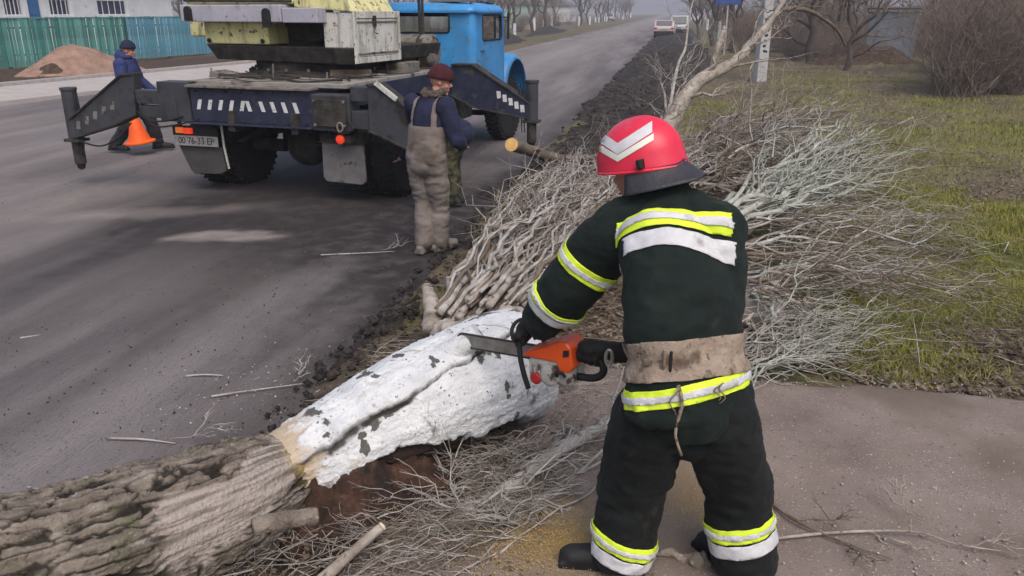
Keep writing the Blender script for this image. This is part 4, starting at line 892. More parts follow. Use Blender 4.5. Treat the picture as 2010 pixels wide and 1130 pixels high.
mat('saw_orange', [(0.62, 0.065, 0.008), (0.74, 0.10, 0.018)], 6, 0.4, 0.05, 60, spec=0.45, spots=[((0.30, 0.07, 0.03), 14, 0.62, 0.1)])
mat('saw_grey', [(0.30, 0.29, 0.27), (0.44, 0.43, 0.41)], 16, 0.6, 0.2, 60, spots=[((0.06, 0.05, 0.045), 18, 0.54, 0.08)])
mat('saw_red', [(0.30, 0.015, 0.015), (0.40, 0.03, 0.03)], 12, 0.5)
mat('navy_cloth', [(0.010, 0.012, 0.035), (0.020, 0.023, 0.058)], 6, 0.85, 0.3, 120, sheen=0.025)
mat('blue_cloth', [(0.020, 0.028, 0.10), (0.035, 0.05, 0.17)], 6, 0.8, 0.3, 120, sheen=0.025)
mat('overall_white', [(0.15, 0.125, 0.11), (0.235, 0.20, 0.182)], 5, 0.9, 0.3, 90, spots=[((0.09, 0.072, 0.056), 4, 0.53, 0.16), ((0.12, 0.10, 0.06), 9, 0.64, 0.1)])
mat('maroon_knit', [(0.040, 0.010, 0.013), (0.07, 0.018, 0.022)], 30, 0.95, 0.5, 120)
mat('fur_collar', [(0.06, 0.045, 0.035), (0.15, 0.12, 0.10)], 40, 0.95, 0.8, 120)
mat('camo', [(0.02, 0.022, 0.013), (0.05, 0.052, 0.028), (0.09, 0.078, 0.045)], 12, 0.9, 0.2, 60, contrast=(.42, .58))
mat('dark_trousers', [(0.012, 0.013, 0.016), (0.026, 0.026, 0.03)], 6, 0.9, 0.3, 100, sheen=0.025)
mat('cone_orange', [(0.85, 0.10, 0.012), (0.95, 0.15, 0.02)], 6, 0.45)
mat('hair', [(0.03, 0.024, 0.02), (0.06, 0.05, 0.04)], 30, 0.8)

def chain(mb, pts, rads, ref=None, n=18):
    mb.tube(pts, rads, n, ref=ref)
    for p, r in zip(pts, rads):
        rr = r if hasattr(r, '__len__') else (r, r)
        mb.ellipsoid(p, (min(rr),) * 3, 14, 8)
    return mb
def slab(me, p, n, a, b, off, keep=None):
    """strip of cloth: the part of garment me between two parallel planes, lifted off by off"""
    bm = bmesh.new(); bm.from_mesh(me); n = Vector(n).normalized()
    for q, inner in ((p + n * b, False), (p + n * a, True)):
        bmesh.ops.bisect_plane(bm, geom=bm.verts[:] + bm.edges[:] + bm.faces[:], plane_co=q, plane_no=n, clear_outer=not inner, clear_inner=inner)
    if keep:
        for f in [f for f in bm.faces if not keep(f.calc_center_median())]: bm.faces.remove(f)
        for v in [v for v in bm.verts if not v.link_faces]: bm.verts.remove(v)
    bm.normal_update()
    for v in bm.verts: v.co += v.normal * off
    r = bmesh.ops.extrude_face_region(bm, geom=bm.faces[:])
    for v in [g for g in r['geom'] if isinstance(g, bmesh.types.BMVert)]: v.co += v.normal * .0025
    out = bpy.data.meshes.new('strip'); bm.to_mesh(out); bm.free(); smooth(out); return out
def cut_mesh(me, planes):
    bm = bmesh.new(); bm.from_mesh(me)
    for p, n in planes: bmesh.ops.bisect_plane(bm, geom=bm.verts[:] + bm.edges[:] + bm.faces[:], plane_co=p, plane_no=n, clear_outer=True)
    bm.to_mesh(me); bm.free(); return me
def hand(mb, c, axis, out, r, wrist, side=1, f=1.0):
    """closed hand round a bar: c on the bar, axis along it, out from the bar to the back of the hand"""
    a = Vector(axis).normalized(); o = Vector(out); o = (o - a * o.dot(a)).normalized(); t = a.cross(o)
    mb.ellipsoid(c + o * (r + .020 * f), (.043 * f, .030 * f, .020 * f), 16, 10, Matrix((a, t, o)).transposed())
    lens = (200, 225, 215, 175)
    for k in range(4):
        b = c + a * ((k - 1.5) * .0205 * f); pts = []
        for d in np.linspace(-10, lens[k], 8):
            q = R(90 - d * side) if side > 0 else R(90 + d); rr = r + .010 * f
            pts.append(b + t * (rr * math.cos(q)) * 1.0 + o * (rr * math.sin(q)))
        chain(mb, pts, [.0105 * f, .0105 * f, .0102 * f, .010 * f, .0098 * f, .0092 * f, .0088 * f, .008 * f], n=10)
    b = c + a * (-.045 * f) + o * (r + .012); pts = [b + o * .01]
    for d in (20, 60, 100): 
        q = R(90 + d) if side > 0 else R(90 - d); pts.append(c - a * (.046 * f - d * .0001) + t * ((r + .011) * math.cos(q)) + o * ((r + .011) * math.sin(q)))
    chain(mb, pts, [.014 * f, .012 * f, .011 * f, .009 * f], n=10)
    chain(mb, [c + o * (r + .02), wrist], [(.028 * f, .034 * f), .032 * f], n=14)
def head_geo(mb, c, fw, up, s=1.0):
    fw = Vector(fw).normalized(); up = Vector(up); up = (up - fw * up.dot(fw)).normalized(); rt = fw.cross(up)
    M = Matrix((rt, fw, up)).transposed(); L = lambda x, y, z: c + M @ Vector((x, y, z)) * s
    mb.ellipsoid(L(0, -.008, .025), (.076 * s, .096 * s, .092 * s), 24, 16, M)
    mb.ellipsoid(L(0, .022, -.045), (.058 * s, .068 * s, .072 * s), 20, 14, M)
    mb.tube([L(0, .080, .018), L(0, .108, -.028)], [.009 * s, .017 * s], 10)
    mb.ellipsoid(L(0, .078, -.100), (.022 * s, .018 * s, .016 * s), 10, 8, M)
    mb.ellipsoid(L(0, .085, -.062), (.024 * s, .012 * s, .010 * s), 10, 8, M)
    for k in (-1, 1):
        mb.ellipsoid(L(.077 * k, -.004, -.008), (.010 * s, .020 * s, .030 * s), 10, 8, M)
        mb.ellipsoid(L(.034 * k, .074, .030), (.026 * s, .013 * s, .008 * s), 10, 8, M)
        mb.ellipsoid(L(.046 * k, .062, -.03), (.022 * s, .018 * s, .02 * s), 10, 8, M)
    return L, M
def eyes(L, root):
    for k in (-1, 1):
        m = MB().ellipsoid(L(.032 * k, .083, .012), (.011, .008, .007), 10, 8); wob('eye', m, 'black', root)
    wob('mouth', MB().tube([L(-.024, .089, -.066), L(0, .099, -.066), L(.024, .089, -.066)], .004, 6), 'saw_red', root)
def boot(ank, toe, gz, r=.055, h=.16):
    d = Vector((toe.x - ank.x, toe.y - ank.y, 0)); d.normalize(); heel = Vector((ank.x, ank.y, gz)) - d * .06
    mb = MB(); chain(mb, [Vector((ank.x, ank.y, gz + h)), Vector((ank.x, ank.y, gz + .07))], [r, r * 1.02])
    tp = Vector((ank.x, ank.y, gz)) + d * .20
    chain(mb, [heel + Vector((0, 0, .05)), Vector((ank.x, ank.y, gz + .055)) + d * .05, tp + Vector((0, 0, .042))], [(.048, .046), (.052, .052), (.04, .05)], ref=(0, 0, 1))
    mb.box(heel.lerp(tp, .5) + Vector((0, 0, .018)), ((tp - heel).length + .08, .095, .032), Matrix.Rotation(math.atan2(d.y, d.x), 3, 'Z'))
    me = remesh(mb, .009, 3); V = coords(me); V[:, 2] = np.maximum(V[:, 2], gz); me.vertices.foreach_set('co', V.astype(np.float32).ravel()); return me

# ------------------------------------------------------------ firefighter
PZ = .085
FW = Vector((-math.sin(R(38)), math.cos(R(38)), 0))
pel, wai, mid, che, sho, nec = PD(1352, 790, 2.60), PD(1348, 700, 2.64), PD(1340, 600, 2.73), PD(1326, 500, 2.84), PD(1312, 425, 2.93), PD(1290, 372, 3.0)
shL, elL, wrL = PD(1208, 462, 2.98), PD(1114, 566, 3.04), PD(1068, 622, 3.11)
shR, elR, wrR = PD(1398, 460, 2.86), PD(1408, 600, 2.80), PD(1270, 690, 3.02)
hL, kL, aL = PD(1285, 815, 2.62), PD(1240, 960, 2.68), PD(1217, 1102, 2.62)
hR, kR, aR = PD(1408, 815, 2.58), PD(1447, 955, 2.62), PD(1459, 1105, 2.57)
FF = thing('person', 'firefighter in dark green suit with yellow bands and red helmet holding a chainsaw', 'person', (kL.x * .5 + kR.x * .5, kL.y, PZ))
hc = PD(1256, 312, 3.05)
hf = Vector((-math.sin(R(62)), math.cos(R(62)), -.32)).normalized()
# body: one continuous mesh under the clothes
mb = MB(); L_, M_ = head_geo(mb, hc + Vector((0, 0, -.045)), hf, (0, 0, 1), 1.05)
chain(mb, [sho, hc + Vector((0, 0, -.09))], [.075, .058])
chain(mb, [pel, wai, mid, che, sho], [(.11, .155), (.11, .15), (.115, .165), (.12, .18), (.075, .12)], ref=FW)
for a, b, c in ((shL, elL, wrL), (shR, elR, wrR)): chain(mb, [sho.lerp(a, .6), a, b, c], [.06, .06, .05, .036])
for a, b, c in ((hL, kL, aL), (hR, kR, aR)): chain(mb, [a, b, Vector((c.x, c.y, PZ + .09))], [.095, .07, .045])
wob('body', remesh(mb, .010, 4), 'skin', FF, sm=True); eyes(L_, FF)
# trousers
mb = MB()
chain(mb, [wai, pel, (hL + hR) / 2 + Vector((0, 0, -.03))], [(.15, .19), (.15, .20), (.13, .185)], ref=FW)
for a, b, c, g in ((hL, kL, aL, 1.0), (hR, kR, aR, .93)):
    e = Vector((c.x, c.y, PZ + .065)); chain(mb, [a, a.lerp(b, .5), b, b.lerp(e, .55), e], [.142 * g, .134 * g, .130 * g, .116 * g, .106 * g], n=24)
tme = remesh(mb, .010, 5); wrinkle(tme, .013, (6, 6, 11), 5); wrinkle(tme, .006, (14, 14, 22), 6)
V = coords(tme); V[:, 2] = np.maximum(V[:, 2], PZ + .05); tme.vertices.foreach_set('co', V.astype(np.float32).ravel()); tme.update()
wob('trousers', tme, 'turnout_trousers', FF, sm=True)
# jacket
mb = MB()
chain(mb, [pel + Vector((0, 0, -.02)), pel.lerp(wai, .55), wai, wai.lerp(mid, .5), mid, che, sho.lerp(che, .35), sho],
      [(.175, .242), (.165, .225), (.146, .202), (.172, .228), (.166, .220), (.155, .216), (.135, .20), (.10, .14)], ref=FW, n=32)
chain(mb, [sho, nec], [.105, .09])
chain(mb, [sho.lerp(shL, .45), shL, shL.lerp(elL, .5), elL, elL.lerp(wrL, .6), wrL], [.115, .118, .112, .104, .090, .072], n=24)
chain(mb, [sho.lerp(shR, .45), shR, shR.lerp(elR, .5), elR, elR.lerp(wrR, .6), wrR], [.115, .118, .108, .10, .085, .075], n=24)
jme = remesh(mb, .010, 5); wrinkle(jme, .013, (5, 5, 9), 15); wrinkle(jme, .006, (15, 15, 10), 16)
cut_mesh(jme, [(pel + Vector((0, 0, -.10)), Vector((.15, -.15, -1)))])
wob('jacket', jme, 'turnout', FF, sm=True)
bvj = BVHTree.FromPolygons([v.co.copy() for v in jme.vertices], [tuple(p.vertices) for p in jme.polygons])
bvt = BVHTree.FromPolygons([v.co.copy() for v in tme.vertices], [tuple(p.vertices) for p in tme.polygons])
def hit(bv, px, py):
    d, _ = ray(px, py); h = bv.ray_cast(Vector((0, 0, CAM_H)), d.normalized()); return h[0] if h[0] is not None else PD(px, py, 2.7)
def plane3(bv, a, b, c):
    p, q, r = hit(bv, *a), hit(bv, *b), hit(bv, *c); n = (q - p).cross(r - p).normalized()
    if n.z < 0: n = -n
    return (p + q + r) / 3, n
def near(c, rad): return lambda v: (v - c).length < rad
def striped(bv, me, pts, keep, w=.032, off=.003, nm='reflective_band'):
    p, n = plane3(bv, *pts)
    wob(nm, slab(me, p, n, -w, w, off, keep), 'fluo', FF); wob(nm, slab(me, p, n, -w * .36, w * .36, off + .005, keep), 'silver', FF)
    return p, n
rtv = Vector((math.cos(YAW), math.sin(YAW), 0)); lat = lambda v: v.dot(rtv)
xa, xb = lat(hit(bvj, 1212, 470)) - .002, lat(hit(bvj, 1436, 450))
back = lambda v: xa < lat(v) < xb and (v - shL).length > .10 + .0 and (v - elL).length > .28
p, n = striped(bvj, jme, ((1206, 460), (1310, 424), (1425, 436)), back, .036)
wob('reflective_band', slab(jme, p, n, -.118, -.050, .003, lambda v: back(v - rtv * .015)), 'silver', FF)
ax_ = (elL - shL).normalized(); cb = hit(bvj, 1145, 538)
wob('reflective_band', slab(jme, cb, ax_ + Vector((.15, 0, .1)), -.030, .030, .003, near(shL.lerp(elL, .6), .21)), 'fluo', FF)
wob('reflective_band', slab(jme, cb, ax_ + Vector((.15, 0, .1)), -.011, .011, .0085, near(shL.lerp(elL, .6), .21)), 'silver', FF)
ax2 = (wrL - elL).normalized(); cb = hit(bvj, 1066, 612)
wob('reflective_band', slab(jme, cb, ax2, -.036, -.004, .0045, near(wrL, .2)), 'fluo', FF); wob('reflective_band', slab(jme, cb, ax2, -.026, -.014, .0095, near(wrL, .2)), 'silver', FF)
wob('reflective_band', slab(jme, cb, ax2, .002, .036, .003, near(wrL, .2)), 'silver', FF)
far_arm = lambda v: (v - wrR).length > .17 and (v - wrL).length > .2 and (v - elR).length > .14
striped(bvj, jme, ((1212, 772), (1300, 784), (1470, 722)), far_arm, .032)
# belt with buckles and frayed cords
p, n = plane3(bvj, (1232, 695), (1350, 704), (1462, 684))
belt = slab(jme, p, n, -.072, .066, .010, far_arm); V = coords(belt); push(belt, .004 * fbm(V * 14, 3, 19)); wob('belt', belt, 'leather', FF)
for (bx, by, sx, sy, m) in ((1275, 707, .045, .026, 'branch_brown'), (1304, 705, .012, .085, 'leather'), (1316, 712, .010, .10, 'black')):
    h_ = hit(bvj, bx, by); wob('buckle', MB().box(h_ + Vector((0, -.018, 0)), (sx, .014, sy), (0, 0, R(8))), m, FF, bevel=.004)
for k, (bx, by, L0) in enumerate(((1331, 748, .26), (1323, 752, .10), (1409, 745, .06), (1418, 742, .08))):
    h_ = hit(bvj, bx, by) + Vector((0, -.025, 0)); pts = [h_ + Vector((.012 * math.sin(t * 7 + k) + (.02 * t if k == 0 else 0), -.01, -L0 * t)) for t in np.linspace(0, 1, 8)]
    wob('cord', MB().tube(pts, [.007 if k == 0 else .003] * 5 + [.005 if k == 0 else .002] * 3, 6), 'leather', FF, sm=True)
h_ = hit(bvj, 1212, 700); wob('snap_hook', MB().tube([h_ + Vector((-.03 + .012 * math.cos(t), -.015, .032 * math.sin(t))) for t in np.linspace(0, 6.28, 16)], .006, 8, caps=False), 'steel', FF)
# trouser bands
for k, a, pts in ((kL, aL, ((1168, 1045), (1215, 1080), (1270, 1092))), (kR, aR, ((1402, 1050), (1450, 1056), (1508, 1036)))):
    lim = near(Vector((a.x, a.y, a.z + .08)), .24); p, n = striped(bvt, tme, pts, lim, .026)
    wob('reflective_band', slab(tme, p, n, -.085, -.034, .003, lim), 'silver', FF)
# boots
for a, toe in ((aL, G(1105, 1105, PZ)), (aR, G(1380, 1075, PZ))):
    wob('boot', boot(Vector((a.x, a.y, PZ)), toe, PZ + .0, .058, .15), 'black', FF, sm=True)
# helmet
HU = (Vector((0, 0, 1)) - hf * hf.z).normalized(); HU = (HU + Vector((.03, 0, 0))).normalized(); HR = hf.cross(HU).normalized()
MH = Matrix((HR, hf, HU)).transposed(); HC = hc + Vector((0, 0, .005))
def hel(th, az, k=1.0):
    b, a, c = .140 * k, .175 * k, .150 * k
    if th <= math.pi / 2: q = Vector((b * math.sin(th) * math.cos(az), a * math.sin(th) * math.sin(az), c * math.cos(th)))
    else:
        e = (th - math.pi / 2); fl = 1 + .10 * e; q = Vector((b * fl * math.cos(az), a * fl * math.sin(az), -e * .16))
    ridge = .012 * math.exp(-(q.x / .022) ** 2) * max(0, math.sin(min(th, 1.57)) * .6 + .4); q.z += ridge
    return q
mb = MB(); nu_, nv_ = 48, 24; V = []
for i in range(nv_ + 1):
    for j in range(nu_):
        az = 2 * math.pi * j / nu_; thm = R(90) + R(14) + R(8) * (-math.sin(az)); V.append(HC + MH @ hel(thm * i / nv_, az))
mb.add(V, [tuple(int(x) for x in f)[::-1] for f in grid_faces(nu_, nv_ + 1, True)])
he = wob('helmet', mb, 'helmet_red', FF, sm=True); sdm = he.modifiers.new('s', 'SOLIDIFY'); sdm.thickness = .006; sdm.offset = -1
mb.f = mb.f[:]; bvh = BVHTree.FromPolygons([Vector(v) for v in mb.v], mb.f)
rim = [HC + MH @ hel(R(104) + R(8) * (-math.sin(2 * math.pi * j / 48)), 2 * math.pi * j / 48, 1.005) for j in range(49)]
hrm = ob('helmet_rim', MB().tube(rim, .006, 6, caps=False), 'helmet_red', he); 
def strip_on(bv, pix, w, off, m, nm, parent):
    """flat strip laid on the helmet shell along a line of sighted points"""
    pts = []
    for (a, b) in zip(pix[:-1], pix[1:]):
        for t in np.linspace(0, 1, 9)[:-1]: pts.append((a[0] + (b[0] - a[0]) * t, a[1] + (b[1] - a[1]) * t))
    pts.append(pix[-1]); V = []
    o = Vector((0, 0, CAM_H))
    for q in pts:
        for k in np.linspace(0, 1, 5):
            d, _ = ray(q[0], q[1] + w * k); h = bv.ray_cast(o, d.normalized())
            if h[0] is None: h = (V[-1] if V else HC, Vector((0, 0, 1)))
            nn = h[1] if h[1].dot(d) < 0 else -h[1]
            V.append(h[0] + nn * off)
    mb_ = MB().add(V, [tuple(int(x) for x in f) for f in grid_faces(5, len(pts))]); o_ = ob(nm, mb_, m, parent, sm=True); return o_
strip_on(bvh, [(1176, 256), (1213, 281), (1280, 238)], 22, .003, 'silver', 'chevron', he)
strip_on(bvh, [(1173, 281), (1213, 304), (1283, 262)], 13, .003, 'helmet_pale', 'chevron', he)
# leather neck curtain behind
V = []; nn = 26
for i in range(7):
    t = i / 6
    for j in range(nn):
        az = R(-178 + 176 * j / (nn - 1)); q = hel(R(108), az, .97); o2 = Vector((math.cos(az), math.sin(az), 0))
        q = q + o2 * (.075 * t * (1 + .1 * math.sin(az * 6))) * max(.25, -math.sin(az)) ** .6 + Vector((0, 0, -.075 * t ** .8)); V.append(HC + MH @ q)
nk = wob('neck_curtain', MB().add(V, [tuple(int(x) for x in f) for f in grid_faces(nn, 7)]), 'neck_leather', FF, sm=True); sdm = nk.modifiers.new('s', 'SOLIDIFY'); sdm.thickness = .005
cl_ = HC + MH @ hel(R(98), R(205), 1.03); wob('chin_strap_clip', MB().box(cl_, (.045, .02, .035), MH), 'black', FF, bevel=.005)
wob('chin_strap', MB().tube([cl_, cl_ + MH @ Vector((.01, .05, -.06)), hc + MH @ Vector((0, .06, -.16))], [(.003, .010)] * 3, 8), 'black', FF)

# ------------------------------------------------------------ chainsaw
sa = PD(1012, 664, 3.14); sb = PD(862, 640, 3.36); fx = (sb - sa).normalized(); up = Vector((0, 0, 1)); uz = (up - fx * up.dot(fx)).normalized(); uy = uz.cross(fx)
sc = PD(1092, 704, 3.15); SWS = .86; CS = thing('chainsaw', 'orange and grey chainsaw with steel bar held over the white trunk', 'chainsaw', sc)
MSW = Matrix((fx, uy, uz)).transposed()
def sw(name, mb, m, parent=CS, **k):
    me = mb.mesh(name); me.transform(MSW.to_4x4() @ Matrix.Scale(SWS, 4)); return ob(name, me, m, parent, **k)
sw('engine_housing', MB().box((0, 0, -.045), (.25, .15, .13)), 'saw_grey', bevel=.022, seg=3)
tc_ = sw('top_cover', MB().prism([(.15, .02), (.14, .042), (.02, .085), (-.055, .125), (-.10, .128), (-.128, .10), (-.135, .0), (-.115, -.035), (-.055, -.03), (-.045, .012)], 'y', -.07, .078), 'saw_orange', bevel=.012, seg=3)
sw('air_slot', MB().prism([(-.085, .05), (-.118, .06), (-.12, .09), (-.09, .085)], 'y', .075, .083), 'black', tc_)
for k in range(5): sw('cooling_fin', MB().box((.10 - .025 * k, .081, -.028), (.010, .02, .05)), 'saw_grey', bevel=.003)
sw('starter_cover', MB().lathe([(.01, .0), (.052, .0), (.058, .012), (.04, .022), (.01, .026)], 24, Matrix.Translation((-.005, .07, -.06)) @ Matrix.Rotation(R(-90), 4, 'X')), 'saw_grey')
sw('fuel_cap', MB().lathe([(.005, 0), (.03, 0), (.032, .015), (.022, .022), (.005, .023)], 18, Matrix.Translation((.075, .07, -.085)) @ Matrix.Rotation(R(-90), 4, 'X')), 'saw_red')
sw('trigger_hook', MB().tube([(-.05, .09, -.05), (-.055, .10, -.025), (-.09, .10, -.025), (-.10, .095, -.045)], .009, 8), 'black')
rh = [(-.10, .01, .06), (-.19, .01, .055), (-.25, .01, .03), (-.265, .01, -.02), (-.22, .01, -.06), (-.12, .01, -.07)]
sw('rear_handle', MB().tube(catmull([np.array(p) for p in rh], 24), .019, 12), 'black', sm=True)
fh = [(.115, .095, -.14), (.13, .105, -.06), (.145, .105, .04), (.15, .08, .115), (.15, .0, .14), (.14, -.07, .12), (.12, -.095, .03)]
sw('front_handle', MB().tube(catmull([np.array(p) for p in fh], 30), .0135, 12), 'black', sm=True)
sw('hand_guard', MB().tube(catmull([np.array(p) for p in ((.17, .075, .06), (.205, .075, .13), (.215, .03, .165), (.215, -.04, .165), (.20, -.08, .12), (.165, -.08, .05))], 24), .010, 10), 'black', sm=True)
bw = .034; bpts = [(.10, -bw)] + [(.63 + bw * math.cos(t), bw * math.sin(t)) for t in np.linspace(-math.pi / 2, math.pi / 2, 10)] + [(.10, bw)]
gb = sw('guide_bar', MB().prism([(x, z - .02) for x, z in bpts], 'y', -.083, -.077), 'steel')
lo = [(x + (.006 if x > .63 else 0), -.08, z * 1.13 - .02) for x, z in bpts]; sw('chain', MB().tube(lo + [lo[0]], .006, 6, caps=False), 'grime', gb)
S2W = lambda v: sc + MSW @ (Vector(v) * SWS)
mb = MB(); hand(mb, S2W((.149, .055, .128)), MSW @ Vector((.0, -1, .25)), MSW @ Vector((-.5, .1, 1)), .0135, wrL + (S2W((.14, .06, .13)) - wrL) * .35, 1, 1.25)
wob('glove', remesh(mb, .0055, 2), 'glove_black', FF, sm=True)
mb = MB(); hand(mb, S2W((-.20, .01, .056)), MSW @ Vector((1, 0, .1)), MSW @ Vector((0, .4, 1)), .019, wrR + (S2W((-.2, .01, .06)) - wrR) * .35, -1, 1.25)
wob('glove', remesh(mb, .0055, 2), 'glove_black', FF, sm=True)
mb = MB(); chain(mb, [wrR, wrR.lerp(S2W((-.2, .0, .06)), .6)], [.056, .040]); wob('glove_cuff', remesh(mb, .008, 2), 'glove_black', FF, sm=True)
mb = MB(); chain(mb, [wrL, wrL.lerp(S2W((.14, .05, .14)), .6)], [.062, .045]); wob('glove_cuff', remesh(mb, .008, 2), 'glove_black', FF, sm=True)

# ------------------------------------------------------------ the other three men
def man(label, base, heading, J, head_dir, top, legs, shoes, bulk=1.0, extra=None, gz=.0):
    """J: joints in (right, forward, up) metres; top/legs/shoes: materials"""
    f = Vector((math.sin(heading), math.cos(heading), 0)); r = Vector((math.cos(heading), -math.sin(heading), 0))
    Wd = {k: Vector((base.x, base.y, gz)) + r * v[0] + f * v[1] + Vector((0, 0, v[2])) for k, v in J.items()}
    root = thing('person', label, 'person', (base.x, base.y, gz))
    hd = (r * head_dir[0] + f * head_dir[1] + Vector((0, 0, head_dir[2]))).normalized()
    tax = (Wd['neck'] - Wd['pelvis']).normalized(); ref = f if abs(tax.dot(f)) < .8 else Vector((0, 0, 1))
    mb = MB(); Lh, Mh = head_geo(mb, Wd['head'], hd, (0, 0, 1), .98); chain(mb, [Wd['neck'], Wd['head'] + Vector((0, 0, -.05))], [.06, .055])
    ch = Wd['pelvis'].lerp(Wd['neck'], .68)
    chain(mb, [Wd['pelvis'], Wd['pelvis'].lerp(ch, .5), ch, Wd['neck']], [(.10, .145), (.10, .14), (.11, .17), (.06, .08)], ref=ref)
    for s in 'LR':
        chain(mb, [ch.lerp(Wd['sh' + s], .5), Wd['sh' + s], Wd['el' + s], Wd['wr' + s]], [.055, .055, .042, .03])
        chain(mb, [Wd['pelvis'].lerp(Wd['hip' + s], .7), Wd['hip' + s], Wd['kn' + s], Wd['an' + s]], [.09, .085, .058, .042])
        d = (Wd['wr' + s] - Wd['el' + s]).normalized(); c = Wd['wr' + s] + d * .06
        sd_ = r if abs(d.dot(r)) < .7 else f
        chain(mb, [Wd['wr' + s], c + d * .02], [.028, (.022, .038)], ref=f)
        for k in range(4):
            q = c + d * .03 + sd_ * ((k - 1.5) * .021); chain(mb, [q, q + d * .035 + f * .006, q + d * (.055 + .006 * (k in (1, 2))) + f * .028], [.010, .009, .008], n=8)
        chain(mb, [c + sd_ * .03 * (1 if s == 'L' else -1), c + sd_ * .05 * (1 if s == 'L' else -1) + d * .035 + f * .01], [.012, .009], n=8)
    wob('body', remesh(mb, .008, 3), 'skin', root, sm=True); eyes(Lh, root)
    mb = MB(); g = bulk
    for s in 'LR':
        an = Wd['an' + s] + Vector((0, 0, .0)); chain(mb, [Wd['pelvis'].lerp(Wd['hip' + s], .7), Wd['hip' + s], Wd['hip' + s].lerp(Wd['kn' + s], .5), Wd['kn' + s], Wd['kn' + s].lerp(an, .6), an], [.12 * g, .118 * g, .108 * g, .092 * g, .085 * g, .078 * g], n=20)
    chain(mb, [Wd['pelvis'].lerp(Wd['neck'], .16), Wd['pelvis']], [(.125 * g, .165 * g), (.13 * g, .175 * g)], ref=ref)
    tm = remesh(mb, .013, 4); wrinkle(tm, .013, (7, 7, 15), 25); wob('trousers', tm, legs, root, sm=True)
    mb = MB()
    chain(mb, [Wd['pelvis'] - tax * .05, Wd['pelvis'].lerp(ch, .5), ch, ch.lerp(Wd['neck'], .6), Wd['neck']], [(.145 * g, .19 * g), (.14 * g, .18 * g), (.15 * g, .20 * g), (.115 * g, .15 * g), (.075, .085)], ref=ref, n=24)
    for s in 'LR': chain(mb, [ch.lerp(Wd['sh' + s], .6), Wd['sh' + s], Wd['sh' + s].lerp(Wd['el' + s], .5), Wd['el' + s], Wd['wr' + s]], [.09 * g, .088 * g, .08 * g, .074 * g, .055 * g], n=20)
    jm = remesh(mb, .012, 4); wrinkle(jm, .007, (7, 7, 14), 35); wob('jacket', jm, top, root, sm=True)
    for s in 'LR':
        toe = Wd['an' + s] + f * .2 + r * (.03 if s == 'R' else -.03); a = Wd['an' + s]; lift = max(0, a.z - gz - .09)
        wob('boot', boot(Vector((a.x, a.y, 0)), toe, gz + lift, .05, .13), shoes, root, sm=True)
    return root, Wd, Lh, Mh, jm, tm, f, r
def knit_cap(Lh, Mh, m, root, low=.02, s=1.0):
    mb = MB(); V = []
    for i in range(13):
        th = R(102) * i / 12
        for j in range(28):
            az = 2 * math.pi * j / 28; k = 1.0 + (.05 if i > 9 else 0); z = .108 * math.cos(th) + low + .02 - (.018 * math.sin(az) * -1 if i > 6 else 0) * .6
            V.append(Lh(.088 * k * math.sin(th) * math.cos(az), -.008 + .108 * k * math.sin(th) * math.sin(az), z))
    c = wob('cap', MB().add(V, [tuple(int(x) for x in f_) for f_ in grid_faces(28, 13, True)]), m, root, sm=True); md = c.modifiers.new('s', 'SOLIDIFY'); md.thickness = .008
    return c
# worker in pale bib overalls
b = G(843, 497); J = dict(pelvis=(0, 0, .93), neck=(.03, .10, 1.44), head=(.07, .15, 1.565), shL=(-.19, .06, 1.37), elL=(-.30, .20, 1.18), wrL=(-.2, .42, 1.16), shR=(.21, .05, 1.36), elR=(.31, .06, 1.08), wrR=(.20, .27, 1.0),
     hipL=(-.09, 0, .90), knL=(-.075, .05, .49), anL=(-.04, -.03, .10), hipR=(.09, 0, .90), knR=(.07, .09, .49), anR=(.04, .10, .10))
rt, Wd, Lh, Mh, jm, tm, f, r = man('worker in pale bib overalls, navy jacket and maroon knit cap standing behind the truck', b, R(24), J, (.75, .6, -.25), 'navy_cloth', 'overall_white', 'dusty_metal', .97, gz=.0)
knit_cap(Lh, Mh, 'maroon_knit', rt)
mb = MB(); cpts = [Wd['neck'] + r * (.085 * math.cos(t)) + f * (.085 * math.sin(t)) + Vector((0, 0, .035 + .02 * math.sin(t))) for t in np.linspace(0, 2 * math.pi, 20)]
me = remesh(MB().tube(cpts, .038, 10, caps=False), .012, 1); V = coords(me); push(me, .014 * fbm(V * 45, 2, 77)); wob('fur_collar', me, 'fur_collar', rt, sm=True)
bib = slab(jm, Vector((b.x, b.y, 1.02)), (0, 0, 1), -.40, .17, .014, lambda v: abs((v - Wd['pelvis']).dot(r)) < .215 and (v - Wd['elR']).length > .12 and (v - Wd['elL']).length > .15 and (v - Wd['wrR']).length > .17); wob('bib', bib, 'overall_white', rt)
for sgn in (-1, 1):
    st = slab(jm, Wd['neck'] + r * (.115 * sgn), r, -.02, .02, .012, lambda v: v.z > 1.17 and (v - Wd['elR']).length > .12); wob('strap', st, 'overall_white', rt)
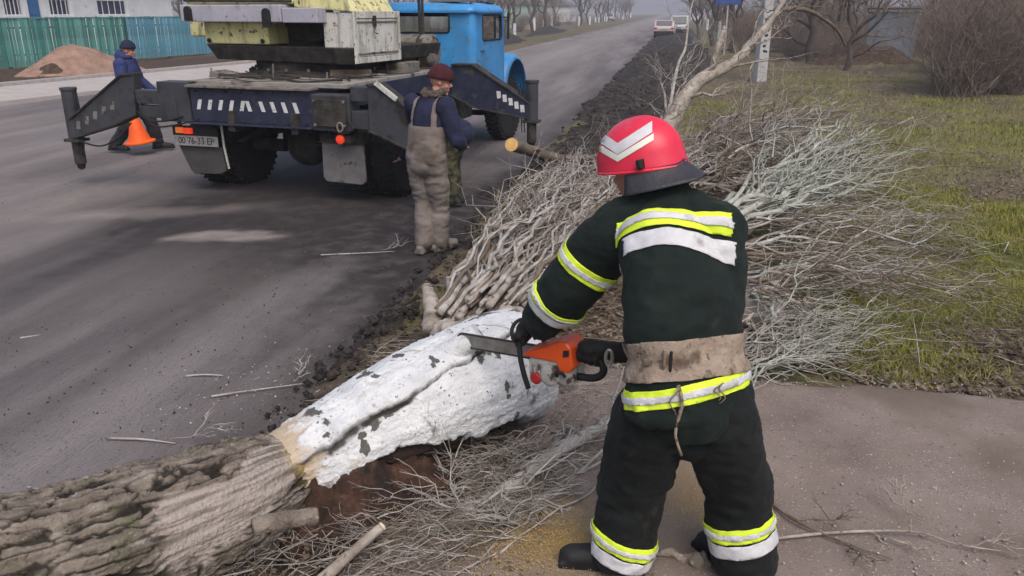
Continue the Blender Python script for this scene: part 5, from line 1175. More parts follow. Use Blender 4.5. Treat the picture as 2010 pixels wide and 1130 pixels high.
# man in blue jacket walking with the cone
b = G(268, 298); J = dict(pelvis=(0, 0, .90), neck=(0, .06, 1.42), head=(0, .11, 1.555), shL=(-.19, .04, 1.36), elL=(-.25, .12, 1.08), wrL=(-.22, .30, .95), shR=(.19, .03, 1.36), elR=(.27, .06, 1.02), wrR=(.24, .16, .72),
     hipL=(-.09, 0, .88), knL=(-.09, .24, .52), anL=(-.08, .34, .11), hipR=(.09, 0, .88), knR=(.09, .02, .47), anR=(.08, -.30, .11))
rt, Wd, Lh, Mh, jm, tm, f, r = man('man in blue hooded jacket and dark cap walking with a traffic cone beyond the outrigger', b, R(78), J, (0, 1, -.12), 'blue_cloth', 'dark_trousers', 'black', 1.10, gz=.02)
knit_cap(Lh, Mh, 'navy_cloth', rt, .03)
me = remesh(MB().ellipsoid(Wd['neck'] - f * .07 + Vector((0, 0, .05)), (.11, .09, .10)).tube([Wd['neck'] + r * (.09 * math.cos(t)) + f * (.08 * math.sin(t)) + Vector((0, 0, .04)) for t in np.linspace(0, 6.28, 16)], .035, 8, caps=False), .014, 3); wob('hood', me, 'blue_cloth', rt, sm=True)
cp = Wd['wrR'] + r * .06 + f * .05; CN = thing('traffic_cone', 'bright orange traffic cone carried by the man in the blue jacket', 'cone', (cp.x, cp.y, .19)); CN.rotation_euler = (R(3), R(-5), R(8))
ob('cone_body', MB().lathe([(.175, .035), (.165, .06), (.06, .40), (.05, .42), (.02, .425)], 28), 'cone_orange', CN, sm=False)
ob('cone_base', MB().lathe([(.05, 0), (.225, 0), (.235, .012), (.235, .028), (.20, .04), (.1, .045)], 28), 'cone_orange', CN)
# man in camouflage bending behind the worker
b = G(893, 402); J = dict(pelvis=(0, -.05, .86), neck=(0, .42, 1.08), head=(0, .54, 1.06), shL=(-.18, .36, 1.02), elL=(-.22, .38, .74), wrL=(-.15, .55, .6), shR=(.18, .36, 1.02), elR=(.30, .30, .78), wrR=(.16, .5, .6),
     hipL=(-.09, -.03, .86), knL=(-.10, .05, .47), anL=(-.12, 0, .10), hipR=(.09, -.03, .86), knR=(.10, .05, .47), anR=(.10, .0, .10))
rt, Wd, Lh, Mh, jm, tm, f, r = man('man in dark camouflage bending down, mostly hidden behind the worker in overalls', b, R(-92), J, (0, .8, -.6), 'navy_cloth', 'camo', 'black', 1.0, gz=.0)
knit_cap(Lh, Mh, 'black', rt)
# ============================================================ SMALL COVER: grass, litter, clods, chips, twigs
def scatter(name, V, F, m, label, cat):
    me = np_mesh(name, V, F); o = ob(name, me, m); o['kind'] = 'stuff'; o['label'] = label; o['category'] = cat; return o
def polar(n, r0, r1, a0, a1, pw=1.0):
    r = r0 * (r1 / r0) ** (nrs.rand(n) ** pw); a = np.radians(a0 + (a1 - a0) * nrs.rand(n)); return r * np.sin(a), r * np.cos(a)
def on_grass(x, y):
    w = np.array([bank_w(v) for v in np.linspace(0, 110, 111)]); return (x > road_r(y) + np.interp(y, np.linspace(0, 110, 111), w) + .1) & (y > 4.75 - .02 * x + .15 * fbm(np.stack([x * 2, 0 * x, 0 * x], 1), 2, 201))
def blades(n, h0, h1, want):
    x, y = polar(n, 4.4, 45, -14, 42); g = green_mask(x, y); k = on_grass(x, y)
    k &= (nrs.rand(n) < (g if want else .25 + .5 * (1 - g) * (y > 5.5)))
    k &= ~((x < 1.0) & (y < 10) & (nrs.rand(n) < .8))
    x, y = x[k], y[k]; n = len(x); z = verge_z(x, y) - .01
    cl = .6 + .8 * np.clip(fbm(np.stack([x * 3, y * 3, 0 * x], 1), 2, 205) + .5, 0, 1)
    h = (h0 + (h1 - h0) * nrs.rand(n)) * cl; a = nrs.rand(n) * 6.283; ln = h * (.4 + 1.0 * nrs.rand(n)); b = nrs.rand(n) * 6.283
    d = np.hypot(x, y); w = (.0022 + .0011 * nrs.rand(n)) * np.maximum(1, d / 7)
    B = np.stack([x, y, z], 1); S_ = np.stack([np.cos(a) * w, np.sin(a) * w, 0 * w], 1)
    M1 = B + np.stack([np.cos(b) * ln * .35, np.sin(b) * ln * .35, h * .6], 1); T = B + np.stack([np.cos(b) * ln, np.sin(b) * ln, h], 1)
    V = np.stack([B - S_, B + S_, M1 + S_ * .7, M1 - S_ * .7, T], 1).reshape(-1, 3); o = np.arange(n)[:, None] * 5
    F = np.concatenate([o + np.array([[0, 1, 2]]), o + np.array([[0, 2, 3]]), o + np.array([[3, 2, 4]])])
    return V, F
V, F = blades(190000, .03, .09, True); scatter('grass', V, F, 'grass_green', 'short green grass growing in patches on the verge', 'grass')
V, F = blades(85000, .025, .075, False); scatter('dry_grass', V, F, 'grass_dry', 'short straw-coloured dry grass on the verge', 'grass')
def tuft(n, x0, x1, y0, y1):
    global polar
    keep_ = polar; polar = lambda n_, *a: (x0 + (x1 - x0) * nrs.rand(n_), y0 + (y1 - y0) * nrs.rand(n_)); r_ = blades(n, .03, .075, True); polar = keep_; return r_
V, F = tuft(90000, 1.2, 6.0, 4.8, 11); scatter('grass', V, F, 'grass_green', 'green grass beside the brush and the sandy pad', 'grass')
def flakes(x, y, z, s0, s1, tilt=.5):
    n = len(x); s = s0 + (s1 - s0) * nrs.rand(n) ** 2; a = nrs.rand(n) * 6.283
    u = np.stack([np.cos(a), np.sin(a), tilt * (nrs.rand(n) - .5) * 2], 1) * s[:, None]; v = np.stack([-np.sin(a), np.cos(a), tilt * (nrs.rand(n) - .5) * 2], 1) * (s * (.45 + .4 * nrs.rand(n)))[:, None]
    B = np.stack([x, y, z + s * .3], 1); V = np.stack([B - u, B - v, B + u, B + v], 1).reshape(-1, 3); return V, np.arange(n)[:, None] * 4 + np.array([[0, 1, 2, 3]])
x, y = polar(80000, 4.3, 30, -14, 42); g = green_mask(x, y); k = on_grass(x, y) & (nrs.rand(len(x)) < 1.05 - g + .3 * (y < 5.6)); x, y = x[k], y[k]
V, F = flakes(x, y, verge_z(x, y) + .012, .008, .034); scatter('leaf_litter', V, F, 'leaf_litter', 'dead brown leaves strewn over the verge', 'leaves')
def clods(x, y, z, s0, s1):
    n = len(x); s = s0 + (s1 - s0) * nrs.rand(n) ** 5
    O = np.array([(1, 0, 0), (-1, 0, 0), (0, 1, 0), (0, -1, 0), (0, 0, 1), (0, 0, -.6), (.6, .6, .5), (-.6, .6, .4), (.6, -.6, .4), (-.6, -.6, .5)])[:6]
    V = (np.stack([x, y, z], 1)[:, None] + (O[None] * (.6 + .7 * nrs.rand(n, 6, 1)) + .25 * (nrs.rand(n, 6, 3) - .5)) * s[:, None, None]).reshape(-1, 3)
    T = np.array([(0, 2, 4), (2, 1, 4), (1, 3, 4), (3, 0, 4), (2, 0, 5), (1, 2, 5), (3, 1, 5), (0, 3, 5)]); return V, (np.arange(n)[:, None, None] * 6 + T[None]).reshape(-1, 3)
n = 4500; y = 1.5 * (45 / 1.5) ** nrs.rand(n); bw_ = np.interp(y, np.linspace(0, 110, 111), [bank_w(v) for v in np.linspace(0, 110, 111)]); t = nrs.beta(1.6, 1.6, n)
x = road_r(y) - .12 + t * (bw_ + .15); V, F = clods(x, y, .02 + np.sin(np.pi * t) * np.interp(y, [0, 8, 14, 30, 60], [.05, .06, .14, .30, .33]), .004, .045); scatter('soil_clods', V, F, 'black_soil', 'black soil clods strewn along the bank', 'soil')
# sawdust and chips
def gauss(c, sx, sy, n): return c.x + nrs.randn(n) * sx, c.y + nrs.randn(n) * sy
xs, ys = [], []
for c, sx, sy, n in ((G(1075, 1075), .17, .16, 16000), (G(1330, 1020), .22, .22, 5000), (G(1000, 1120), .2, .12, 3000), (G(1230, 960), .25, .3, 900)):
    a, b = gauss(c, sx, sy, n); xs.append(a); ys.append(b)
x, y = np.concatenate(xs), np.concatenate(ys); V, F = flakes(x, y, np.full(len(x), .088) + .02 * nrs.rand(len(x)), .0010, .0042, .7); scatter('sawdust', V, F, 'sawdust', 'yellow sawdust and chips on the pad', 'sawdust')
x = nrs.rand(5000) * 5 - .7; y = 1.5 + 3.1 * nrs.rand(5000); V, F = flakes(x, y, np.full(len(x), .088), .0015, .006, .6); scatter('pale_chips', V, F, 'pale_chip', 'pale wood chips sprinkled over the pad', 'chips')
a, b = gauss(G(560, 800), .5, .5, 700); k = a < -1.7; V, F = flakes(a[k], b[k], np.full(k.sum(), .02), .002, .008, .6); scatter('road_chips', V, F, 'pale_chip', 'pale wood chips on the asphalt by the trunk', 'chips')
x = -.6 + 5.5 * nrs.rand(9000); y = 1.3 + 3.35 * nrs.rand(9000); V, F = clods(x, y, np.full(9000, .084), .0015, .011); scatter('gravel', V, F, 'stone_grey', 'fine gravel scattered over the sandy pad', 'gravel')
y = 2.0 * (16 / 2.0) ** nrs.rand(9000); x = road_r(y) - .1 - (6.5 * nrs.rand(9000) ** 1.6); V, F = clods(x, y, np.full(9000, .022), .0012, .009); scatter('road_grit', V, F, 'brown_soil', 'fine dark grit lying on the asphalt', 'grit')
y = 2.0 * (14 / 2.0) ** nrs.rand(3500); x = road_r(y) - .1 - (6.0 * nrs.rand(3500) ** 1.3); V, F = clods(x, y, np.full(3500, .022), .0010, .006); scatter('road_grit', V, F, 'stone_grey', 'fine pale grit lying on the asphalt', 'grit')
# twig litter
def sticks(x, y, z, l0, l1, r0, r1, lift=.25):
    n = len(x); L = l0 + (l1 - l0) * nrs.rand(n) ** 2; a = nrs.rand(n) * 6.283; D = np.stack([np.cos(a), np.sin(a), lift * (nrs.rand(n) - .3)], 1); Sd = np.stack([-np.sin(a), np.cos(a), 0 * a], 1)
    r = r0 + (r1 - r0) * nrs.rand(n) ** 2; B = np.stack([x, y, z + r], 1); up = np.array([0, 0, 1.0]); rows = []
    bend = (nrs.rand(n) - .5) * .35 * L
    for t in (0, .5, 1.0):
        c = B + D * (L * (t - .5))[:, None] + Sd * (bend * 4 * t * (1 - t))[:, None]; rr = r * (1 - .6 * t)
        rows += [c + Sd * rr[:, None], c - Sd * (rr * .5)[:, None] + up * (rr * .87)[:, None], c - Sd * (rr * .5)[:, None] - up * (rr * .87)[:, None]]
    V = np.stack(rows, 1).reshape(-1, 3); Q = []
    for i in (0, 3):
        for j in range(3): Q.append((i + j, i + (j + 1) % 3, i + 3 + (j + 1) % 3, i + 3 + j))
    return V, (np.arange(n)[:, None, None] * 9 + np.array(Q)[None]).reshape(-1, 4)
x = -1.6 + 4.4 * nrs.rand(3600); y = 4.7 + 6.0 * nrs.rand(3600); k = (x > road_r(y) + .35); V, F = sticks(x[k], y[k], .05 + .08 * nrs.rand(k.sum()), .06, .55, .0015, .006); scatter('twig_litter', V, F, 'branch_brown', 'brown twig litter under the brush heap', 'twigs')
x = -1.9 + 2.1 * nrs.rand(3800); y = 2.3 + 2.4 * nrs.rand(3800); k = (x - (-1.05 + .75 * (y - 2.6)) < .35) & (x > road_r(y) + .25); V, F = sticks(x[k], y[k], .06 + .07 * nrs.rand(k.sum()), .05, .4, .0012, .0045); scatter('twig_litter', V, F, 'branch_tan', 'fine dry twig litter in front of the trunk', 'twigs')
x = .6 + 2.6 * nrs.rand(500); y = 5 + 4.2 * nrs.rand(500); V, F = sticks(x, y, .05 + .2 * nrs.rand(500), .1, .6, .0015, .005, .4); scatter('twig_litter', V, F, 'branch_grey', 'fine grey twig litter on the grass by the brush', 'twigs')
x = -1.55 + 1.6 * nrs.rand(4500); y = 2.2 + 3.0 * nrs.rand(4500); k = x > road_r(y) + .3; V, F = flakes(x[k], y[k], np.full(k.sum(), .085), .006, .022); scatter('leaf_litter', V, F, 'leaf_litter', 'dead leaves and bark crumbs around the trunk', 'leaves')

# ============================================================ LEFT SIDE: fence, house, heaps
mat('fence_green', [(0.035, 0.13, 0.115), (0.06, 0.20, 0.175), (0.10, 0.27, 0.24)], 3, 0.8, 0.2, 40, stretch=(1, 1, .3), spots=[((0.20, 0.27, 0.25), 13, 0.6, 0.1, (1, 1, .25))])
mat('fence_teal', [(0.05, 0.17, 0.22), (0.085, 0.24, 0.30), (0.13, 0.31, 0.37)], 3, 0.8, 0.2, 40, stretch=(1, 1, .3), spots=[((0.19, 0.31, 0.37), 13, 0.6, 0.1, (1, 1, .25))])
mat('fence_dark', [(0.015, 0.06, 0.055), (0.03, 0.10, 0.09)], 4, 0.85)
mat('white_wall', [(0.60, 0.60, 0.61), (0.72, 0.72, 0.72)], 1.5, 0.9, 0.1, 30, spots=[((0.45, 0.43, 0.42), 3, 0.62, 0.12)])
mat('blue_door', [(0.03, 0.11, 0.27), (0.05, 0.16, 0.36)], 3, 0.6)
mat('roof_slate', [(0.10, 0.095, 0.09), (0.17, 0.16, 0.15)], 5, 0.9, 0.3, 30)
mat('pale_green', [(0.30, 0.42, 0.37), (0.40, 0.52, 0.47)], 3, 0.85)
mat('concrete', [(0.36, 0.35, 0.35), (0.48, 0.47, 0.47)], 5, 0.9, 0.3, 40, spots=[((0.24, 0.22, 0.21), 9, 0.6, 0.1)])
mat('sheet_metal', [(0.12, 0.135, 0.165), (0.18, 0.20, 0.235)], 3, 0.6, 0.1, 30, spots=[((0.14, 0.10, 0.08), 8, 0.62, 0.1)])
mat('car_red', [(0.42, 0.33, 0.32), (0.50, 0.40, 0.39)], 3, 0.35, spec=.5)
mat('car_silver', [(0.42, 0.42, 0.43), (0.52, 0.52, 0.53)], 3, 0.3, spec=.5)
MATS['twig_brown'].node_tree; mat('trunk_bark', [(0.055, 0.045, 0.038), (0.10, 0.085, 0.072)], 6, 0.95, 0.6, 40)
mat('sign_blue', [(0.03, 0.06, 0.22), (0.045, 0.085, 0.29)], 3, 0.5)
for nm, cs_ in (('fence_green', ((.05, .19, .165), (.085, .27, .235), (.13, .33, .30))), ('fence_teal', ((.085, .25, .32), (.12, .32, .40), (.10, .28, .40)))):
    for k_, c_ in enumerate(cs_): mat(nm + '_' + str(k_), [tuple(v * .55 for v in c_), c_, tuple(min(1, v * 1.3) for v in c_)], 2.5, .8, .2, 40, stretch=(3, 3, .5), spots=[((.22, .31, .30), 11, .62, .1, (2, 2, .3))])
def fence(y0, y1, m, label, xo=-24.4):
    fx_ = lambda v: xo + .15 * (v - 27.5); root = thing('picket_fence', label, 'fence', (fx_(y0), y0, .1), group=None)
    var = []
    for k in range(4):
        h = 1.78 + .02 * k; var.append(MB().prism([(-.052, .02), (.052, .02), (.052, h - .03), (.03, h), (-.03, h), (-.052, h - .03)], 'y', -.011, .011).mesh('slat'))
        var[-1].materials.append(MATS[m + '_' + str(k % 3)])
    yy = y0; ang = math.atan2(1, .15)
    while yy < y1:
        o = ob('slat', var[rnd.randrange(4)], None, root); o.location = (fx_(yy) - fx_(y0) + rnd.uniform(-.012, .012), yy - y0, rnd.uniform(-.015, .02)); o.rotation_euler = (rnd.uniform(-.01, .01), rnd.uniform(-.012, .012), ang); yy += .128
    for z in (.45, 1.45): ob('rail', MB().tube([(-.05, 0, z), (fx_(y1) - fx_(y0) - .05, y1 - y0, z)], .035, 4), 'fence_dark', root)
    ob('top_rail', MB().box(((fx_(y1) - fx_(y0)) / 2, (y1 - y0) / 2, 1.80), (math.hypot(y1 - y0, .15 * (y1 - y0)), .07, .05), (0, 0, ang)), m, root)
    q = y0
    while q < y1: ob('post', MB().box((fx_(q) - fx_(y0) - .1, q - y0, .9), (.1, .1, 1.85)), 'fence_dark', root); q += 2.5
    return root
fence(20.5, 33.9, 'fence_green', 'green weathered picket fence behind the sand heap')
fence(34.1, 46, 'fence_teal', 'blue-teal picket fence adjoining the green fence')
def along(px, xo):   # where the sight line px meets the facade line
    d, _ = ray(px, 20); k = d.x / d.y; yy = (xo - .15 * 27.5) / (k - .15); return yy
HX = -28.6
y_end = along(338, HX); hb = thing('house', 'white single-storey house with blue-framed windows behind the picket fence', 'house', (HX + .15 * (along(60, HX) - 27.5), along(60, HX), 0)); hb.rotation_euler = (0, 0, -math.atan(.15))
y_o = along(60, HX); cs = math.hypot(1, .15); uoff = lambda px: (along(px, HX) - y_o) * cs
u1 = uoff(338); u0 = -9.0
ops = [(uoff(6), uoff(46), 1.95, 3.1), (uoff(96), uoff(140), 1.95, 3.1), (uoff(190), uoff(250), 1.95, 3.1), (uoff(-60), uoff(-20), 1.95, 3.1)]
ops = sorted(ops); dr = (uoff(55), uoff(80), .5, 3.0)
allo = sorted(ops + [dr])
mb = MB(); cur = u0
for a, b, z0, z1 in allo:
    mb.box((-.15, (cur + a) / 2, 1.85), (.3, a - cur, 3.7)); mb.box((-.15, (a + b) / 2, z0 / 2), (.3, b - a, z0)); mb.box((-.15, (a + b) / 2, (z1 + 3.7) / 2), (.3, b - a, 3.7 - z1)); cur = b
mb.box((-.15, (cur + u1) / 2, 1.85), (.3, u1 - cur, 3.7)); ob('front_wall', mb, 'white_wall', hb)
ob('end_wall', MB().box((-4.15, u1 - .15, 1.85), (7.7, .3, 3.7)), 'white_wall', hb); ob('end_wall', MB().box((-4.15, u0 + .15, 1.85), (7.7, .3, 3.7)), 'white_wall', hb); ob('back_wall', MB().box((-8.15, (u0 + u1) / 2, 1.85), (.3, u1 - u0, 3.7)), 'white_wall', hb)
ob('roof', MB().prism([(.5, 3.6), (.5, 3.75), (-4.15, 6.0), (-8.8, 3.75), (-8.8, 3.6), (-4.15, 5.8)], 'y', u0 - .5, u1 + .5), 'roof_slate', hb)
for a, b, z0, z1 in ops:
    w = ob('window', MB().box((-.12, (a + b) / 2, (z0 + z1) / 2), (.05, b - a, z1 - z0)), 'window_glass', hb)
    for u in (a + .04, b - .04): ob('frame', MB().box((-.05, u, (z0 + z1) / 2), (.1, .08, z1 - z0)), 'white_wall', w)
    for z in (z0 + .04, z1 - .04, (z0 + z1) / 2 + .15): ob('frame', MB().box((-.06, (a + b) / 2, z), (.08, b - a, .06)), 'white_wall', w)
    for k in range(1, 5): ob('bar', MB().box((-.03, a + (b - a) * k / 5, (z0 + z1) / 2), (.025, .035, z1 - z0)), 'white_wall', w)
    ob('sill', MB().box((.05, (a + b) / 2, z0 - .03), (.2, b - a + .1, .06)), 'white_wall', w)
    for u, s in ((a - .13, 1), (b + .13, 1)): ob('surround', MB().box((.015, u, (z0 + z1) / 2), (.03, .2, z1 - z0 + .1)), 'white_wall', w)
d_ = ob('door', MB().box((-.1, (dr[0] + dr[1]) / 2, 1.75), (.08, dr[1] - dr[0], 2.5)), 'blue_door', hb); ob('panel', MB().box((-.05, (dr[0] + dr[1]) / 2, 2.4), (.03, (dr[1] - dr[0]) * .6, .8)), 'blue_door', d_)
def heap(name, label, c, rx, ry_, h, m, seed, rot=0.0, lump=.25, z0=.0, n=64):
    q = np.linspace(-1, 1, n); XX, YY = np.meshgrid(q, q); p = np.stack([XX.ravel(), YY.ravel(), np.full(n * n, seed * 3.1)], 1)
    rr = np.hypot(p[:, 0], p[:, 1]) * (1 + .25 * fbm(p * 1.7, 2, seed)); z = h * np.clip(1 - rr, -.2, 1) ** 1 if False else h * (sstep(1.0, .0, rr) * .55 + .45 * np.clip(1 - rr, 0, 1)); z = z * (1 + lump * fbm(p * 3, 4, seed + 3)) + .035 * h * fbm(p * 14, 3, seed + 5) - .12 * sstep(.85, 1.15, rr)
    V = np.stack([p[:, 0] * rx, p[:, 1] * ry_, z], 1); me = np_mesh(name, V, grid_faces(n, n)); smooth(me); o = ob(name, me, m); o.location = (c[0], c[1], z0); o.rotation_euler = (0, 0, rot)
    return tag(o, label, 'heap')
c = G(165, 152); heap('sand_heap', 'large reddish sand heap in front of the picket fence', (c.x - .6, c.y + .6), 1.7, 2.5, 1.0, 'sand', 3, R(-8), .2, .12)
c = G(118, 152); heap('soil_heap', 'small low mound coloured dark for the shadow at the foot of the large sand heap', (c.x + .3, c.y - .6), .8, 1.0, .42, 'brown_soil', 5, 0, .3, .12)  # low mound whose dark brown stands in for the shadow before the sand
c = G(1010, 88); heap('earth_heap', 'dark earth heap by the road just past the blue cab', (c.x - 1.6, c.y + 3), 1.8, 6, .9, 'black_soil', 7, 0, .5)
c = G(1095, 66); heap('earth_heap', 'long low dark earth heap along the far road edge', (c.x - 1.3, c.y + 2), 1.4, 16, .65, 'black_soil', 9, 0, .5)
c = G(1075, 58); heap('sand_heap', 'distant reddish sand heap beside the far road', (c.x - 2.4, c.y + 5), 2.4, 5, 1.1, 'sand', 11, 0, .25)
c = G(1420, 108); heap('earth_heap', 'black earth heap on the bank before the parked car', (c.x - 2.4, c.y - 1), 1.5, 5, .55, 'black_soil', 13, 0, .5)
c = G(1280, 150); heap('earth_heap', 'lumpy black earth heap along the edge of the road', (c.x - .3, c.y - 3), .9, 5, .40, 'black_soil', 14, 0, .6)
c = G(975, 385); heap('earth_heap', 'small dark soil lump beside the worker', (c.x, c.y), .35, .35, .16, 'black_soil', 15, 0, .6, -.01)
c = G(1500, 300); heap('earth_heap', 'brown soil clump under the tangled branches', (c.x - .4, c.y + .3), 1.0, .9, .42, 'brown_soil', 17, 0, .5)

# ============================================================ RIGHT SIDE: pole, sign, shed, rubble, cars
pc = G(1490, 160); PO = thing('concrete_pole', 'square pale concrete utility pole standing in the grass', 'pole', (pc.x, pc.y, 0)); PO.rotation_euler = (0, R(.6), R(20))
V = [(-.17, -.17, -.3), (.17, -.17, -.3), (.17, .17, -.3), (-.17, .17, -.3), (-.11, -.11, 8.5), (.11, -.11, 8.5), (.11, .11, 8.5), (-.11, .11, 8.5)]
ob('shaft', MB().add(V, [(0, 3, 2, 1), (4, 5, 6, 7), (0, 1, 5, 4), (1, 2, 6, 5), (2, 3, 7, 6), (3, 0, 4, 7)]), 'concrete', PO, bevel=.02)
for k in range(5): ob('black_mark', MB().box((rnd.uniform(-.05, .05), -.1662 + .006 * (k * .16 + .9) , .95 + k * .16), (rnd.uniform(.10, .18), .004, .07), (R(-.4), rnd.uniform(-.35, .35), 0)), 'black', PO)
ob('crossarm', MB().box((0, 0, 8.0), (1.6, .1, .12)), 'concrete', PO)
sg = thing('road_sign', 'blue sign board among the trees beyond the pole', 'sign', PD(1425, 60, 44) * 1.0); sg.location.z = 0
ob('board', MB().box((0, 0, 2.95), (1.25, .04, .95)), 'sign_blue', sg, bevel=.02); ob('post', MB().tube([(0, .06, -.2), (0, .06, 3.3)], .04, 8), 'concrete', sg)
sc_ = G(1742, 122); SH = thing('shed', 'narrow grey metal shed standing among the bare shrubs', 'shed', (sc_.x, sc_.y, 0), R(-14))
for k in range(5): ob('sheet_panel', MB().box((-.78 + .39 * k, 0, 1.08), (.38, .05, 2.16)), 'sheet_metal', SH, bevel=.012)
ob('side_wall', MB().box((-.97, .85, 1.05), (.04, 1.7, 2.1)), 'sheet_metal', SH); ob('side_wall', MB().box((.97, .85, 1.05), (.04, 1.7, 2.1)), 'sheet_metal', SH)
ob('roof', MB().box((0, .8, 2.22), (2.2, 2.1, .07), (R(-5), 0, 0)), 'roof_slate', SH); ob('lintel', MB().box((0, -.06, 2.19), (2.1, .08, .10)), 'grey_white', SH)
sh2 = G(1668, 100); b2_ = thing('outbuilding', 'low pale outbuilding beside the grey metal shed', 'shed', (sh2.x, sh2.y + 5, 0), R(-14)); ob('wall', MB().box((0, 0, .9), (3.4, 2, 1.9)), 'grey_white', b2_); ob('roof', MB().box((0, 0, 1.93), (3.8, 2.4, .1)), 'roof_slate', b2_)
heap('rubble_heap', 'dark rubble heap in front of the grey metal shed', (sc_.x - 1.2, sc_.y - 2.0), 2.6, 1.2, .85, 'brown_soil', 19, R(-10), .7)
def car(label, loc, rz, m, kind=0):
    root = thing('parked_car', label, 'car', loc, rz); w = .84; Lc = 4.2; h = 1.42 if kind == 0 else 1.75
    prof = [(-2.1, .35), (-2.12, .8), (-2.0, .92), (-1.75, h - .06), (-1.5, h), (-.1, h), (.5, .95), (1.6, .86), (2.05, .75), (2.1, .4), (1.9, .28), (-1.9, .28)]
    ob('car_body', MB().prism(prof, 'x', -w, w), m, root, bevel=.09, seg=3)
    ob('rear_window', MB().box((0, -1.895, (.95 + h) / 2 - .0), (1.3, .03, (h - .95) * .85), (R(-24), 0, 0)), 'glass', root)
    ob('windscreen', MB().box((0, .22, (.98 + h) / 2), (1.36, .03, .55), (R(50), 0, 0)), 'glass', root)
    for s in (-1, 1):
        ob('side_window', MB().prism([(-1.6, .96), (-1.45, h - .1), (-.15, h - .1), (.35, .96)], 'x', s * (w + .002) - .006, s * (w + .002) + .006), 'glass', root)
        ob('tail_light', MB().box((s * .68, -2.1, .78), (.22, .06, .14)), 'saw_red', root, bevel=.02)
        for yy in (-1.35, 1.3):
            wl = ob('wheel', MB().lathe([(.1, -.1), (.28, -.1), (.31, -.07), (.31, .07), (.28, .1), (.1, .1)], 20, Matrix.Rotation(R(90), 4, 'Y')), 'tyre', root); wl.location = (s * .74, yy, .31)
            r_ = ob('rim', MB().lathe([(.02, -.105), (.19, -.105), (.19, .105), (.02, .105)], 14, Matrix.Rotation(R(90), 4, 'Y')), 'steel', wl)
    ob('bumper', MB().box((0, -2.13, .46), (1.66, .10, .2)), 'black', root, bevel=.03); ob('number_plate', MB().box((0, -2.135, .70), (.5, .02, .11)), 'plate_white', root)
    return root
cc = G(1302, 71); car('pale pinkish hatchback parked on the road shoulder by the bank', (cc.x + .1, cc.y - 4, .03), R(-3), 'car_red')
car('silver car parked just in front of the pale pinkish hatchback', (cc.x + 1.5, cc.y + 5, .03), R(-2), 'car_silver', 1)
cc = G(1207, 42); car('small pale van far down the road on the verge', (cc.x - 1, min(cc.y, 190), .05), R(-2), 'car_silver', 1)

# ============================================================ BARE TREES AND SHRUBS
def tree_meshes(seed, h=8.0, r=.16, spread=.5, depth=4, fork=.28):
    rr = random.Random(seed); tb = MB(); cb = MB()
    def grow(p, d, L, rad, lev):
        k = 6 if lev < 2 else 4; e = p + d * L; w = wavy(p, e, k, L * .10, rr.randrange(99999), 0, 2.0)
        (tb if lev < 2 else cb).tube(w, [rad * (1 - .45 * i / (k - 1)) for i in range(k)], (8, 6, 4, 3, 3)[min(lev, 4)], caps=False)
        if lev >= depth: return
        nb_ = rr.choice((3, 4, 4)) if lev else rr.choice((5, 6, 7))
        for i in range(nb_):
            t = rr.uniform(.35 if lev else fork, 1.0); ii = min(k - 1, max(1, int(t * (k - 1) + .5))); az = rr.uniform(0, 6.283)
            o = d.orthogonal().normalized(); o = Matrix.Rotation(az, 3, d) @ o; nd = (d * rr.uniform(.6, 1.1) + o * rr.uniform(spread * .6, spread * 1.5) + Vector((0, 0, .15))).normalized()
            grow(Vector(w[ii]), nd, L * rr.uniform(.45, .68), max(rad * .5 * (1.1 - .4 * t), .006), lev + 1)
    grow(Vector((0, 0, -.1)), Vector((rr.uniform(-.06, .06), rr.uniform(-.06, .06), 1)).normalized(), h * .55, r, 0)
    a, b = tb.mesh('trunk'), cb.mesh('crown'); smooth(a); return a, b
TV = [tree_meshes(10, 8, .16), tree_meshes(11, 9, .18, .42), tree_meshes(12, 7, .13, .6), tree_meshes(13, 5, .17, .9, 4, .15), tree_meshes(14, 4.6, .15, 1.0, 4, .15)]
for a, b in TV: a.materials.append(MATS['trunk_bark']); b.materials.append(MATS['twig_brown'])
WW = []
for k in range(3):
    w = TV[k][0].copy(); WW.append(w)
def tree(label, x, y, v, s=1.0, group=None, ww=False):
    t = thing('bare_tree', label, 'tree', (x, y, 0), rnd.uniform(0, 6.28), group); t.scale = (s, s, s * rnd.uniform(.9, 1.15))
    ob('trunk', TV[v][0], None, t); ob('crown', TV[v][1], None, t)
    if ww: ob('whitewash_band', MB().tube([(0, 0, .0), (0.01, 0, .7), (.01, .01, 1.3)], [.185, .17, .15], 10, caps=False), 'whitewash', t)
for k, (px, py, v, s, lab) in enumerate(((962, 66, 2, .8, 'slim bare tree just past the windscreen of the blue cab'), (978, 70, 1, .8, 'forked bare tree by the dark earth heap past the cab'), (998, 74, 0, .75, 'dark bare tree standing at the earth heap by the road'),
      (1592, 122, 3, 1.1, 'gnarled dark fruit tree left of the grey metal shed'), (1640, 112, 4, 1.0, 'crooked fruit tree at the corner of the pale outbuilding'), (1660, 140, 3, .8, 'low spreading fruit tree in front of the rubble heap'), (1560, 104, 4, 1.2, 'spreading fruit tree behind the concrete pole'), (1850, 112, 3, 1.0, 'wide fruit tree right of the grey metal shed'), (1400, 92, 1, .9, 'tall bare tree beside the bank near the parked cars'), (1372, 82, 2, .9, 'slim bare tree close to the silver car'), (1430, 100, 0, .9, 'straight bare tree near the blue sign board'))):
    c = G(px, py); tree(lab, c.x, c.y, v, s)
